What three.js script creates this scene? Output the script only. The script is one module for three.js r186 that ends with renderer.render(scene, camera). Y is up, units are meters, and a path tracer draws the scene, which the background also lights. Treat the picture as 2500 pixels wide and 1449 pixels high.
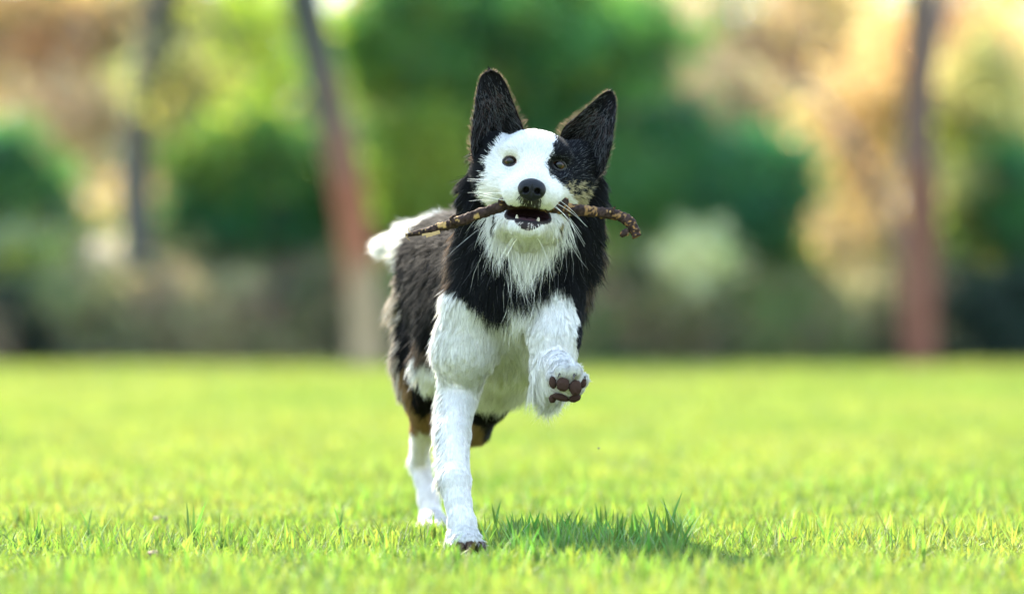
import * as THREE from 'three';
import { mergeGeometries } from 'three/addons/utils/BufferGeometryUtils.js';

// ───────────────────────── camera, sky, sun, exposure ─────────────────────────
const PW = 2500, PH = 1449, F = 13600, CAM_Y = 0.35, HORIZON = 760;
const scene = new THREE.Scene();
const camera = new THREE.PerspectiveCamera(2 * Math.atan(PH / 2 / F) * 180 / Math.PI, PW / PH, 0.1, 600);
camera.filmGauge = 36;
camera.position.set(0, CAM_Y, 0);
camera.rotation.x = Math.atan((HORIZON - PH / 2) / F);
camera.updateMatrixWorld(true);
camera.updateProjectionMatrix();
camera.focus = 7.965;
camera.userData.fStop = camera.getFocalLength() / 1000 / 0.066;

const sunDir = new THREE.Vector3(-0.32, 0.68, -0.84).normalize();      // from the dog towards the sun: behind it and to its right
{
  const w = 256, h = 128, data = new Float32Array(w * h * 4), d = new THREE.Vector3();
  for (let j = 0; j < h; j++) for (let i = 0; i < w; i++) {
    const el = ((j + 0.5) / h - 0.5) * Math.PI, az = ((i + 0.5) / w - 0.5) * 2 * Math.PI;
    d.set(Math.cos(el) * Math.cos(az), Math.sin(el), Math.cos(el) * Math.sin(az));
    const up = Math.max(0, d.y), t = Math.pow(1 - up, 3.0), g = Math.pow(Math.max(0, d.dot(sunDir)), 8) * 0.25;
    const o = (j * w + i) * 4;
    data[o] = 0.30 + 0.36 * t + g; data[o + 1] = 0.42 + 0.31 * t + g * 0.95; data[o + 2] = 0.60 + 0.20 * t + g * 0.8; data[o + 3] = 1;
  }
  const sky = new THREE.DataTexture(data, w, h, THREE.RGBAFormat, THREE.FloatType);
  sky.mapping = THREE.EquirectangularReflectionMapping; sky.magFilter = THREE.LinearFilter; sky.needsUpdate = true;
  scene.background = sky; scene.environment = sky;
}
const sun = new THREE.DirectionalLight(0xfff0d8, 5);
sun.target.position.set(0, 0.3, -8.3);
sun.position.copy(sun.target.position).addScaledVector(sunDir, 30);
sun.castShadow = true; sun.shadow.radius = 2; sun.shadow.mapSize.set(4096, 4096);
Object.assign(sun.shadow.camera, { left: -12, right: 12, top: 12, bottom: -12, near: 1, far: 120 });
scene.add(sun, sun.target);

const renderer = new THREE.WebGLRenderer({ antialias: true });
renderer.setSize(1024, 593);
renderer.toneMapping = THREE.LinearToneMapping;
renderer.toneMappingExposure = 6.7;
renderer.shadowMap.enabled = true;

// ───────────────────────── helpers ─────────────────────────
let seed = 12345;
const rnd = () => { seed = (seed + 0x6D2B79F5) | 0; let t = Math.imul(seed ^ (seed >>> 15), 1 | seed); t = (t + Math.imul(t ^ (t >>> 7), 61 | t)) ^ t; return ((t ^ (t >>> 14)) >>> 0) / 4294967296; };
const rr = (a, b) => a + (b - a) * rnd();
const gauss = () => (rnd() + rnd() + rnd() + rnd() - 2) * 0.87 * 1.15;
const clamp = (x, a = 0, b = 1) => x < a ? a : x > b ? b : x;
const lerp = (a, b, t) => a + (b - a) * t;
const smooth = (a, b, x) => { const t = clamp((x - a) / (b - a)); return t * t * (3 - 2 * t); };
function hash3(i, j, k, s = 0) { let h = Math.imul(i, 374761393) ^ Math.imul(j, 668265263) ^ Math.imul(k, 2147483647 ^ 0x5bd1e995) ^ Math.imul(s, 974634777); h = Math.imul(h ^ (h >>> 13), 1274126177); h ^= h >>> 16; h = Math.imul(h, 2246822519); h ^= h >>> 13; return (h >>> 0) / 4294967296; }
function vnoise(x, y, z, s = 0) {
  const i = Math.floor(x), j = Math.floor(y), k = Math.floor(z); let u = x - i, v = y - j, w = z - k;
  u = u * u * (3 - 2 * u); v = v * v * (3 - 2 * v); w = w * w * (3 - 2 * w);
  const a = lerp(lerp(hash3(i, j, k, s), hash3(i + 1, j, k, s), u), lerp(hash3(i, j + 1, k, s), hash3(i + 1, j + 1, k, s), u), v);
  const b = lerp(lerp(hash3(i, j, k + 1, s), hash3(i + 1, j, k + 1, s), u), lerp(hash3(i, j + 1, k + 1, s), hash3(i + 1, j + 1, k + 1, s), u), v);
  return lerp(a, b, w) * 2 - 1;
}
const table = (pts, x) => { if (x <= pts[0][0]) return pts[0][1]; for (let i = 1; i < pts.length; i++) if (x <= pts[i][0]) { const [a, b] = pts[i - 1], [c, d] = pts[i]; return lerp(b, d, (x - a) / (c - a)); } return pts[pts.length - 1][1]; };
function inPoly(poly, x, y) { let c = false; for (let i = 0, j = poly.length - 1; i < poly.length; j = i++) { const [xi, yi] = poly[i], [xj, yj] = poly[j]; if ((yi > y) !== (yj > y) && x < (xj - xi) * (y - yi) / (yj - yi) + xi) c = !c; } return c; }
const V = (x, y, z) => new THREE.Vector3(x, y, z);
// a photo position and its distance give a point of the place
const pitch = camera.rotation.x, cp = Math.cos(pitch), sp = Math.sin(pitch);
function at(px, py, d) {
  const x = (px - PW / 2) / F, y = -(py - PH / 2) / F;
  const Y = y * cp + sp, Z = -cp + y * sp, s = d / -Z;
  return V(x * s, CAM_Y + Y * s, -d);
}
const names = {};
const numbered = n => { const k = names[n] = (names[n] ?? -1) + 1; return k ? `${n}_${String(k).padStart(3, '0')}` : n; };
function tag(o, label, category, group, kind) { Object.assign(o.userData, { label, category }); if (group) o.userData.group = group; if (kind) o.userData.kind = kind; return o; }
function mesh(name, geo, mat, parent = scene) { const m = new THREE.Mesh(geo, mat); m.name = parent === scene ? numbered(name) : name; m.castShadow = m.receiveShadow = true; parent.add(m); return m; }
function thing(name, pos, label, category, group) { const g = new THREE.Group(); g.name = numbered(name); g.position.copy(pos); scene.add(g); return tag(g, label, category, group); }
const std = (r, g, b, rough = 0.9, extra = {}) => new THREE.MeshPhysicalMaterial({ color: new THREE.Color().setRGB(r, g, b), roughness: rough, ...extra });
function geom(pos, nor, col, idx, uv) {
  const g = new THREE.BufferGeometry();
  g.setAttribute('position', new THREE.BufferAttribute(pos instanceof Float32Array ? pos : new Float32Array(pos), 3));
  if (nor) g.setAttribute('normal', new THREE.BufferAttribute(nor instanceof Float32Array ? nor : new Float32Array(nor), 3));
  if (col) g.setAttribute('color', new THREE.BufferAttribute(col instanceof Float32Array ? col : new Float32Array(col), 3));
  if (uv) g.setAttribute('uv', new THREE.BufferAttribute(new Float32Array(uv), 2));
  if (idx) g.setIndex(idx instanceof Uint32Array ? new THREE.BufferAttribute(idx, 1) : idx);
  return g;
}
// a tube along points with its own radius at each; optional radius noise and colour
function tube(pts, radii, seg = 10, { noise = 0, freq = 40, color = null, sub = 4, caps = true, s = 0 } = {}) {
  const curve = new THREE.CatmullRomCurve3(pts, false, 'centripetal'), n = (pts.length - 1) * sub, pos = [], col = [], idx = [];
  let up = V(0.3, 0.1, 1).normalize();
  for (let i = 0; i <= n; i++) {
    const t = i / n, p = curve.getPoint(t), tg = curve.getTangent(t);
    const e1 = up.clone().addScaledVector(tg, -up.dot(tg)).normalize(), e2 = tg.clone().cross(e1); up = e1;
    const f = t * (pts.length - 1), k = Math.min(pts.length - 2, Math.floor(f)), r0 = lerp(radii[k], radii[k + 1], f - k);
    for (let j = 0; j < seg; j++) {
      const a = j / seg * 2 * Math.PI, q = p.clone().addScaledVector(e1, Math.cos(a) * r0).addScaledVector(e2, Math.sin(a) * r0);
      const nz = noise ? vnoise(q.x * freq, q.y * freq, q.z * freq, s) + 0.5 * vnoise(q.x * freq * 2.3, q.y * freq * 2.3, q.z * freq * 2.3, s + 1) : 0;
      const r = r0 * (1 + noise * nz);
      q.copy(p).addScaledVector(e1, Math.cos(a) * r).addScaledVector(e2, Math.sin(a) * r);
      pos.push(q.x, q.y, q.z);
      if (color) col.push(...color(q, t, nz, a));
      if (i < n) { const a0 = i * seg + j, a1 = i * seg + (j + 1) % seg; idx.push(a0, a1, a0 + seg, a1, a1 + seg, a0 + seg); }
    }
  }
  if (caps) for (const [i, flip] of [[0, 1], [n, 0]]) {
    const p = curve.getPoint(i / n), c = pos.length / 3; pos.push(p.x, p.y, p.z); if (color) col.push(...color(p, i / n, 0.9, 0, true));
    for (let j = 0; j < seg; j++) { const a0 = i * seg + j, a1 = i * seg + (j + 1) % seg; flip ? idx.push(c, a1, a0) : idx.push(c, a0, a1); }
  }
  const g = geom(pos, null, color ? col : null, idx); g.computeVertexNormals(); return g;
}

// ───────────────────────── signed distance shapes and their skin ─────────────────────────
const cap = (a, b, ra, rb, o = {}) => ({ t: 0, ax: a.x, ay: a.y, az: a.z, dx: b.x - a.x, dy: b.y - a.y, dz: b.z - a.z, l2: Math.max(1e-9, a.distanceToSquared(b)), ra, rb, ...o });
const ell = (c, rx, ry, rz, o = {}) => ({ t: 1, ax: c.x, ay: c.y, az: c.z, rx, ry, rz, ...o });
function prim(q, x, y, z) {
  const px = x - q.ax, py = y - q.ay, pz = z - q.az;
  if (q.t === 0) { const h = clamp((px * q.dx + py * q.dy + pz * q.dz) / q.l2), a = px - q.dx * h, b = py - q.dy * h, c = pz - q.dz * h; return Math.sqrt(a * a + b * b + c * c) - (q.ra + (q.rb - q.ra) * h); }
  const a = px / q.rx, b = py / q.ry, c = pz / q.rz, k0 = Math.sqrt(a * a + b * b + c * c), a2 = a / q.rx, b2 = b / q.ry, c2 = c / q.rz, k1 = Math.sqrt(a2 * a2 + b2 * b2 + c2 * c2);
  return k1 < 1e-9 ? -Math.min(q.rx, q.ry, q.rz) : k0 * (k0 - 1) / k1;
}
const smin = (a, b, k) => { const h = k - Math.abs(a - b); return h > 0 ? Math.min(a, b) - h * h / (4 * k) : Math.min(a, b); };
const smax = (a, b, k) => -smin(-a, -b, k);
function union(list, x, y, z, k) { let d = 1e3; for (const q of list) d = smin(d, prim(q, x, y, z), q.k ?? k); return d; }
function skin(f, lo, hi, h) {
  const nx = Math.ceil((hi[0] - lo[0]) / h) + 1, ny = Math.ceil((hi[1] - lo[1]) / h) + 1, nz = Math.ceil((hi[2] - lo[2]) / h) + 1;
  const v = new Float32Array(nx * ny * nz), id = new Int32Array(nx * ny * nz).fill(-1), I = (i, j, k) => (k * ny + j) * nx + i;
  for (let k = 0; k < nz; k++) for (let j = 0; j < ny; j++) for (let i = 0; i < nx; i++) v[I(i, j, k)] = f(lo[0] + i * h, lo[1] + j * h, lo[2] + k * h);
  const pos = [], idx = [], E = [[0, 1], [2, 3], [4, 5], [6, 7], [0, 2], [1, 3], [4, 6], [5, 7], [0, 4], [1, 5], [2, 6], [3, 7]], c = new Float32Array(8);
  for (let k = 0; k < nz - 1; k++) for (let j = 0; j < ny - 1; j++) for (let i = 0; i < nx - 1; i++) {
    let m = 0;
    for (let q = 0; q < 8; q++) { c[q] = v[I(i + (q & 1), j + (q >> 1 & 1), k + (q >> 2))]; if (c[q] < 0) m |= 1 << q; }
    if (m === 0 || m === 255) continue;
    let x = 0, y = 0, z = 0, n = 0;
    for (const [a, b] of E) if ((c[a] < 0) !== (c[b] < 0)) { const t = c[a] / (c[a] - c[b]); x += lerp(a & 1, b & 1, t); y += lerp(a >> 1 & 1, b >> 1 & 1, t); z += lerp(a >> 2, b >> 2, t); n++; }
    id[I(i, j, k)] = pos.length / 3; pos.push(lo[0] + (i + x / n) * h, lo[1] + (j + y / n) * h, lo[2] + (k + z / n) * h);
  }
  const quad = (a, b, c2, d, flip) => { if (a < 0 || b < 0 || c2 < 0 || d < 0) return; flip ? idx.push(a, c2, b, a, d, c2) : idx.push(a, b, c2, a, c2, d); };
  for (let k = 1; k < nz - 1; k++) for (let j = 1; j < ny - 1; j++) for (let i = 1; i < nx - 1; i++) {
    const s = v[I(i, j, k)] < 0;
    if (s !== v[I(i + 1, j, k)] < 0) quad(id[I(i, j - 1, k - 1)], id[I(i, j, k - 1)], id[I(i, j, k)], id[I(i, j - 1, k)], !s);
    if (s !== v[I(i, j + 1, k)] < 0) quad(id[I(i - 1, j, k - 1)], id[I(i - 1, j, k)], id[I(i, j, k)], id[I(i, j, k - 1)], !s);
    if (s !== v[I(i, j, k + 1)] < 0) quad(id[I(i - 1, j - 1, k)], id[I(i, j - 1, k)], id[I(i, j, k)], id[I(i - 1, j, k)], !s);
  }
  const nor = new Float32Array(pos.length), e = h * 0.4;
  for (let i = 0; i < pos.length; i += 3) {
    const x = pos[i], y = pos[i + 1], z = pos[i + 2];
    const a = f(x + e, y, z) - f(x - e, y, z), b = f(x, y + e, z) - f(x, y - e, z), d = f(x, y, z + e) - f(x, y, z - e), l = Math.hypot(a, b, d) || 1;
    nor[i] = a / l; nor[i + 1] = b / l; nor[i + 2] = d / l;
  }
  return { pos: new Float32Array(pos), nor, idx: new Uint32Array(idx) };
}

// ───────────────────────── ground and lawn ─────────────────────────
function noiseTexture(size, fn) {
  const d = new Uint8Array(size * size * 4);
  for (let j = 0; j < size; j++) for (let i = 0; i < size; i++) { const c = fn(i / size, j / size), o = (j * size + i) * 4; d[o] = c[0] * 255; d[o + 1] = c[1] * 255; d[o + 2] = c[2] * 255; d[o + 3] = 255; }
  const t = new THREE.DataTexture(d, size, size); t.colorSpace = THREE.SRGBColorSpace; t.wrapS = t.wrapT = THREE.RepeatWrapping; t.magFilter = THREE.LinearFilter; t.needsUpdate = true; return t;
}
function flatSheet(x0, x1, z0, z1, y, tile) {
  const g = geom([x0, y, z0, x1, y, z0, x1, y, z1, x0, y, z1], [0, 1, 0, 0, 1, 0, 0, 1, 0, 0, 1, 0], null, [0, 3, 1, 1, 3, 2], [x0 / tile, z0 / tile, x1 / tile, z0 / tile, x1 / tile, z1 / tile, x0 / tile, z1 / tile]); return g;
}
const LAWN_END = 33.6;
{
  const soil = noiseTexture(512, (u, v) => { const n = 0.5 * vnoise(u * 8, v * 8, 0, 3) + 0.35 * vnoise(u * 60, v * 60, 0, 4) + 0.3 * vnoise(u * 200, v * 200, 1, 5); return [0.36 + 0.1 * n, 0.42 + 0.1 * n, 0.16 + 0.05 * n]; });
  const g = mesh('ground', flatSheet(-200, 200, -350, 60, 0, 2.2), new THREE.MeshStandardMaterial({ map: soil, roughness: 1 }));
  g.userData.kind = 'structure';
  const litter = noiseTexture(512, (u, v) => { const n = 0.5 * vnoise(u * 10, v * 10, 0, 13) + 0.5 * vnoise(u * 90, v * 90, 0, 14); return [0.33 + 0.12 * n, 0.27 + 0.1 * n, 0.17 + 0.07 * n]; });
  const p = mesh('woodland_floor', flatSheet(-60, 60, -130, -LAWN_END, 0.006, 3), new THREE.MeshStandardMaterial({ map: litter, roughness: 1 }));
  p.userData.kind = 'structure';
}
// one tuft of blades; copies are turned, scaled and tinted
function tuft(blades, spread, hMin, hMax, w, lean, sd, segs = 3) {
  seed = sd; const pos = [], nor = [], col = [], idx = [];
  for (let b = 0; b < blades; b++) {
    const a = rr(0, 6.283), r = spread * Math.sqrt(rnd()), bx = Math.cos(a) * r, bz = Math.sin(a) * r, h = rr(hMin, hMax), az = rr(0, 6.283), ln = h * lean * rr(0.15, 1), ww = w * rr(0.7, 1.3);
    const lx = Math.cos(az), lz = Math.sin(az), turn = az + Math.PI / 2 + rr(-0.9, 0.9), wx = Math.cos(turn), wz = Math.sin(turn), tint = rr(0.8, 1.2), yel = rr(0.85, 1.2), base = pos.length / 3;
    for (let s = 0; s <= segs; s++) {
      const t = s / segs, o = ln * Math.pow(t, 1.7), y = h * (t - 0.25 * lean * t * t * rr(0.2, 1)), hw = ww * 0.5 * (s === segs ? 0 : (1 - 0.65 * t * t));
      const cx = bx + lx * o, cz = bz + lz * o, c = [tint * yel * lerp(1.05, 0.95, t), tint * lerp(0.92, 1.05, t), tint * lerp(1.2, 0.85, t)];
      const nx = -wz * 0.8, ny = 0.45, nz = wx * 0.8;
      for (const k of s === segs ? [0] : [-1, 1]) { pos.push(cx + wx * hw * k, y, cz + wz * hw * k); nor.push(nx, ny, nz); col.push(...c); }
      if (s < segs - 1) { const q = base + s * 2; idx.push(q, q + 1, q + 2, q + 1, q + 3, q + 2); } else if (s === segs - 1) { const q = base + s * 2; idx.push(q, q + 1, q + 2); }
    }
  }
  return geom(pos, nor, col, idx);
}
const grassMat = new THREE.MeshPhysicalMaterial({ color: 0xffffff, vertexColors: true, roughness: 0.9, transmission: 0.5, thickness: 0, side: THREE.DoubleSide, specularIntensity: 0.45 });
function scatter(name, geo, spots, label) {
  const m = new THREE.InstancedMesh(geo, grassMat, spots.length), M = new THREE.Matrix4(), q = new THREE.Quaternion(), e = new THREE.Euler(), c = new THREE.Color();
  spots.forEach((s, i) => { e.set(rr(-0.12, 0.12), rr(0, 6.283), rr(-0.12, 0.12)); q.setFromEuler(e); M.compose(V(s.x, s.y ?? 0, s.z), q, V(s.s, s.s * (s.h ?? 1), s.s)); m.setMatrixAt(i, M); c.setRGB(...s.c); m.setColorAt(i, c); });
  m.name = numbered(name); m.castShadow = m.receiveShadow = true; scene.add(m); tag(m, label, 'grass', null, 'stuff'); return m;
}
function grassColor(x, z) {
  const big = vnoise(x * 1.3, 0, z * 0.5, 31), mid = vnoise(x * 5, 0, z * 2.5, 32), y = clamp(0.62 + 0.3 * big + 0.12 * mid + rr(-0.35, 0.3)), v = rr(0.58, 1.3);
  return [lerp(0.088, 0.232, y) * v, lerp(0.185, 0.265, y) * v, lerp(0.018, 0.046, y) * v];
}
{
  const near = [], mid = [], far = [], straw = [];
  const trod = (x, z) => 1 - 0.72 * Math.exp(-(((x + 0.068) / 0.055) ** 2) - (((z + 7.80) / 0.22) ** 2));
  const half = d => 0.092 * d * 1.25 + 0.15;
  const fill = (list, d0, d1, per, s0, s1) => { let n = 0; for (let d = d0; d < d1; d += 0.25) { const w = half(d) * 2, k = Math.round(w * 0.25 * per); for (let i = 0; i < k; i++) { const z = -(d + rnd() * 0.25); if (-z > d1) continue; const x = rr(-half(d), half(d)); list.push({ x, z, s: rr(s0, s1), h: (0.75 + 0.45 * rnd() + 0.25 * vnoise(x * 6, 0, z * 6, 33)) * trod(x, z), c: grassColor(x, z) }); n++; } } return n; };
  seed = 501; fill(near, 5.2, 11, 1900, 0.75, 1.25);
  fill(mid, 11, 22, 620, 0.9, 1.4);
  fill(far, 22, LAWN_END - 0.15, 120, 0.9, 1.4);
  scatter('lawn_grass', tuft(10, 0.030, 0.010, 0.030, 0.0036, 0.95, 71), near, 'short bright yellow-green lawn grass around the running dog');
  seed = 502; scatter('lawn_grass', tuft(16, 0.055, 0.012, 0.034, 0.0048, 0.9, 72), mid, 'sunlit lawn grass stretching behind the dog');
  seed = 503; scatter('lawn_grass', tuft(22, 0.14, 0.015, 0.034, 0.011, 0.8, 73, 2), far, 'sunlit lawn grass in front of the hedge');
  // taller blades
  const tall = []; seed = 504;
  for (let i = 0; i < 5000; i++) { const d = rr(6.0, 12), x = rr(-half(d), half(d)); if (vnoise(x * 4, 0, d * 3, 35) > -0.1 && trod(x, -d) > 0.85) tall.push({ x, z: -d, s: rr(0.6, 1.1), c: grassColor(x, -d).map((c, k) => c * [0.92, 1, 0.9][k]) }); }
  for (let i = 0; i < 150; i++) { const px = 1180 + 520 * rnd(), d = rr(7.5, 8.3); const p = at(px, 800, d); if (trod(p.x, -d) > 0.8) tall.push({ x: p.x, z: -d, s: rr(0.7, 1.25), c: [0.085 * rr(0.8, 1.2), 0.18 * rr(0.8, 1.2), 0.025] }); }
  for (const [px, d, s] of [[1640, 7.95, 1.75], [1600, 7.9, 1.5], [1460, 8.2, 1.3], [1210, 8.2, 1.4], [480, 8.1, 1.4], [215, 8.3, 1.2], [90, 8.0, 1.2], [830, 8.2, 1.2]]) { const p = at(px, 800, d); tall.push({ x: p.x, z: -d, s, c: [0.085, 0.18, 0.025] }); }
  scatter('tall_grass', tuft(4, 0.014, 0.030, 0.058, 0.0040, 0.55, 74, 4), tall, 'taller green grass blades standing up around the front paw');
  // pale dry clippings low in the sward
  seed = 505;
  for (let i = 0; i < 5200; i++) { const d = rr(5.6, 12), x = rr(-half(d), half(d)); straw.push({ x, z: -d, s: rr(0.7, 1.3), c: [0.36 * rr(0.7, 1.1), 0.34 * rr(0.7, 1.1), 0.22 * rr(0.7, 1.2)] }); }
  scatter('dry_grass', tuft(7, 0.03, 0.006, 0.016, 0.0028, 2.6, 75), straw, 'pale dry grass clippings lying low in the lawn');
}

// ───────────────────────── the dog ─────────────────────────
const EYES = at(1305, 398, 8.0), ROLL = -6.1 * Math.PI / 180, cr = Math.cos(ROLL), sr = Math.sin(ROLL);
const h2w = (x, y, z) => V(EYES.x + x * cr - y * sr, EYES.y + x * sr + y * cr, EYES.z + z);
const w2h = (x, y, z) => [(x - EYES.x) * cr + (y - EYES.y) * sr, -(x - EYES.x) * sr + (y - EYES.y) * cr, z - EYES.z];
const PX = 1700;                                                    // the dog's own front view: 1700 units a metre, about the lens axis at 8 m
const A0 = at(1250, 760, 8.0);
const fx = x => 1250 + (x - A0.x) * PX, fy = y => 760 - (y - A0.y) * PX;

// the stick's line, needed for the hole it fills in the mouth
const stickPts = [[990, 574, 7.975], [1030, 566, 7.972], [1075, 554, 7.97], [1120, 540, 7.968], [1180, 519, 7.966], [1240, 500, 7.965], [1292, 496, 7.963], [1345, 504, 7.957], [1400, 511, 7.957], [1460, 518, 7.96], [1512, 527, 7.957], [1540, 546, 7.953], [1556, 578, 7.95]].map(a => at(...a));
const stickR = [3.5, 8, 11, 12.5, 12.5, 12.5, 13, 15, 14.5, 13, 13, 13.5, 11.5].map(r => r / PX);

const H = (x, y, z) => V(x, y, z), both = f => [f(-1), f(1)];
const headPrims = [
  ell(H(0, 0.001, -0.052), 0.059, 0.046, 0.066), ell(H(0, 0.010, -0.020), 0.044, 0.034, 0.036),
  ...both(s => ell(H(s * 0.042, -0.032, -0.040), 0.030, 0.039, 0.046)),
  ...both(s => ell(H(s * 0.058, -0.008, -0.050), 0.026, 0.048, 0.036)),
  cap(H(0, -0.022, -0.004), H(0, -0.038, 0.060), 0.031, 0.0235), cap(H(0, -0.008, 0.008), H(0, -0.030, 0.070), 0.017, 0.0155),
  ...both(s => ell(H(s * 0.0165, -0.047, 0.054), 0.0195, 0.0185, 0.027)),
  ...both(s => cap(H(s * 0.021, -0.044, 0.050), H(s * 0.036, -0.036, 0.000), 0.0140, 0.015)),
  ...both(s => ell(H(s * 0.028, 0.0155, -0.002), 0.019, 0.011, 0.015)),
  ...both(s => ell(H(s * 0.030, -0.018, 0.006), 0.018, 0.012, 0.014)),
];
const jawPrims = [
  ...both(s => cap(H(-0.003 + s * 0.008, -0.091, 0.050), H(s * 0.032, -0.080, -0.030), 0.0125, 0.018)),
  ell(H(-0.003, -0.0925, 0.052), 0.0215, 0.0115, 0.015), cap(H(0, -0.088, 0.01), H(0, -0.080, -0.06), 0.022, 0.045),
];
const cavity = [ell(H(-0.002, -0.0735, 0.050), 0.0275, 0.0095, 0.060), ell(H(-0.001, -0.0745, 0.026), 0.0315, 0.0095, 0.04)];
const stickLocal = stickPts.map(p => V(...w2h(p.x, p.y, p.z)));
const stickCut = [4, 5, 6, 7, 8].map(i => cap(stickLocal[i], stickLocal[i + 1], stickR[i] - 0.0006, stickR[i + 1] - 0.0006));
const eyeSpots = both(s => {                                        // find the face's surface where each eye sits
  const x = s * 0.0355, y = s < 0 ? -0.001 : 0.001; let z = 0.06;
  for (let i = 0; i < 60; i++) z -= Math.max(0.0002, union(headPrims, x, y, z, 0.016) * 0.6);
  return V(x, y, z - 0.0104);
});
const EYE_R = 0.0128;
const eyeCut = eyeSpots.map((c, i) => ({ c, s: i ? 1 : -1 }));
function headSdf(x, y, z) {
  let d = smin(union(headPrims, x, y, z, 0.016), union(jawPrims, x, y, z, 0.012), 0.004);
  for (const { c } of eyeCut) d = smax(d, 0.013 - Math.hypot(x - c.x, y - c.y + 0.002, z - c.z - 0.0250), 0.008);
  for (const { c, s } of eyeCut) { const u = x - c.x, v = y - c.y - u * s * -0.16; d = smax(d, -Math.max(Math.hypot(u / 0.0094, v / 0.0071) * 0.0071 - 0.0071, c.z - z), 0.003); }
  d = smax(d, -union(cavity, x, y, z, 0.006), 0.004);
  return smax(d, -union(stickCut, x, y, z, 0.004), 0.003);
}
const headSdfW = (x, y, z) => headSdf(...w2h(x, y, z));

// body: each bone carries its coat: len = hair length, f = direction the hair lies, w = white (1) or black (0)
const BACK = V(-0.235, -0.05, -0.97).normalize(), DOWN = V(0, -1, 0), dir = (b, dn, x = 0, z = 0) => V(BACK.x * b + x, BACK.y * b - dn, BACK.z * b + z).normalize();
const bone = (pts, o) => pts.slice(1).map((p, i) => cap(at(p[0], p[1], p[2]), at(pts[i][0], pts[i][1], pts[i][2]), p[3], pts[i][3], o));
const bodyPrims = [
  ...bone([[1312, 455, 8.10, 0.066], [1302, 530, 8.115, 0.074], [1275, 640, 8.14, 0.080]], { part: 'neck', len: 0.046, f: dir(0.25, 1), w: 0 }),
  ...bone([[1196, 395, 8.075, 0.018], [1180, 470, 8.09, 0.025], [1186, 590, 8.115, 0.034]], { part: 'neck', len: 0.026, f: dir(0.35, 0.9, -0.35), w: 0, k: 0.02 }),
  ...bone([[1428, 405, 8.075, 0.018], [1424, 480, 8.09, 0.024], [1402, 600, 8.115, 0.032]], { part: 'neck', len: 0.026, f: dir(0.35, 0.9, 0.45), w: 0, k: 0.02 }),
  ...bone([[1270, 680, 8.13, 0.076], [1258, 755, 8.15, 0.056]], { part: 'chest', len: 0.050, f: dir(0.05, 1, 0, 0.05), w: 0 }),
  ...bone([[1262, 650, 8.20, 0.082], [1140, 655, 8.55, 0.080]], { part: 'flank', len: 0.030, f: dir(0.8, 0.6), w: 0 }),
  ...bone([[1245, 740, 8.23, 0.092], [1140, 735, 8.52, 0.084]], { part: 'flank', len: 0.032, f: dir(0.7, 0.8), w: 0 }),
  ...bone([[1245, 815, 8.24, 0.056], [1205, 845, 8.36, 0.068], [1125, 800, 8.56, 0.055]], { part: 'belly', len: 0.036, f: dir(0.6, 0.8), w: 1 }),
  ...bone([[1108, 660, 8.62, 0.078], [1102, 740, 8.62, 0.076]], { part: 'flank', len: 0.036, f: dir(0.5, 0.9), w: 0 }),
  ...bone([[1120, 830, 8.40, 0.050], [1065, 880, 8.43, 0.030]], { part: 'fringe', len: 0.034, f: dir(0.5, 0.9, -0.2), w: 1 }),
  // the fore leg that stands
  ...bone([[1166, 745, 8.12, 0.050], [1140, 850, 8.13, 0.039], [1122, 940, 8.16, 0.030]], { part: 'arm', len: 0.020, f: dir(0.2, 1), w: 1, k: 0.03 }),
  ...bone([[1122, 940, 8.16, 0.029], [1108, 1060, 8.10, 0.0222], [1112, 1175, 8.03, 0.0205], [1119, 1225, 8.015, 0.0170], [1127, 1275, 8.0, 0.0185], [1132, 1312, 7.99, 0.021]], { part: 'foreleg', len: 0.0065, f: V(0.02, -1, 0.05).normalize(), w: 1, k: 0.012 }),
  // the fore leg that reaches forward
  ...bone([[1350, 735, 8.10, 0.046], [1354, 825, 8.06, 0.030], [1350, 905, 8.05, 0.023], [1342, 938, 8.08, 0.018]], { part: 'arm', len: 0.020, f: dir(0.1, 1), w: 1, k: 0.03 }),
  ...bone([[1350, 905, 8.05, 0.022], [1360, 892, 8.00, 0.020], [1370, 898, 7.96, 0.018], [1384, 925, 7.93, 0.018]], { part: 'foreleg', len: 0.009, f: V(0.1, -0.5, 0.8).normalize(), w: 1, k: 0.012 }),
  // hind legs
  ...bone([[1085, 780, 8.60, 0.062], [1045, 880, 8.54, 0.040], [1026, 950, 8.52, 0.028]], { part: 'thigh', len: 0.028, f: dir(0.3, 1), w: 0 }),
  ...bone([[1026, 950, 8.52, 0.024], [1030, 1050, 8.66, 0.0155], [1024, 1130, 8.78, 0.0145]], { part: 'hindleg', len: 0.009, f: V(0, -1, -0.2).normalize(), w: 0.5, k: 0.012 }),
  ...bone([[1024, 1130, 8.78, 0.016], [1046, 1215, 8.73, 0.0145], [1056, 1275, 8.70, 0.019], [1060, 1284, 8.665, 0.018]], { part: 'hindfoot', len: 0.009, f: V(0, -1, 0.1).normalize(), w: 1, k: 0.012 }),
  ...bone([[1135, 770, 8.58, 0.065], [1178, 900, 8.44, 0.042], [1184, 980, 8.42, 0.027]], { part: 'thigh', len: 0.020, f: dir(0.3, 1), w: 0 }),
  ...bone([[1184, 980, 8.42, 0.026], [1164, 1052, 8.56, 0.018], [1145, 1040, 8.70, 0.017], [1140, 1010, 8.84, 0.018]], { part: 'hindleg', len: 0.012, f: V(-0.3, -1, -0.3).normalize(), w: 0.45, k: 0.012 }),
  // tail
  ...bone([[1112, 600, 8.67, 0.018], [1070, 572, 8.76, 0.015], [1010, 582, 8.84, 0.011], [940, 602, 8.90, 0.004]], { part: 'tail', len: 0.055, f: V(-0.85, -0.50, -0.1).normalize(), w: 1, k: 0.015 }),
];
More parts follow.
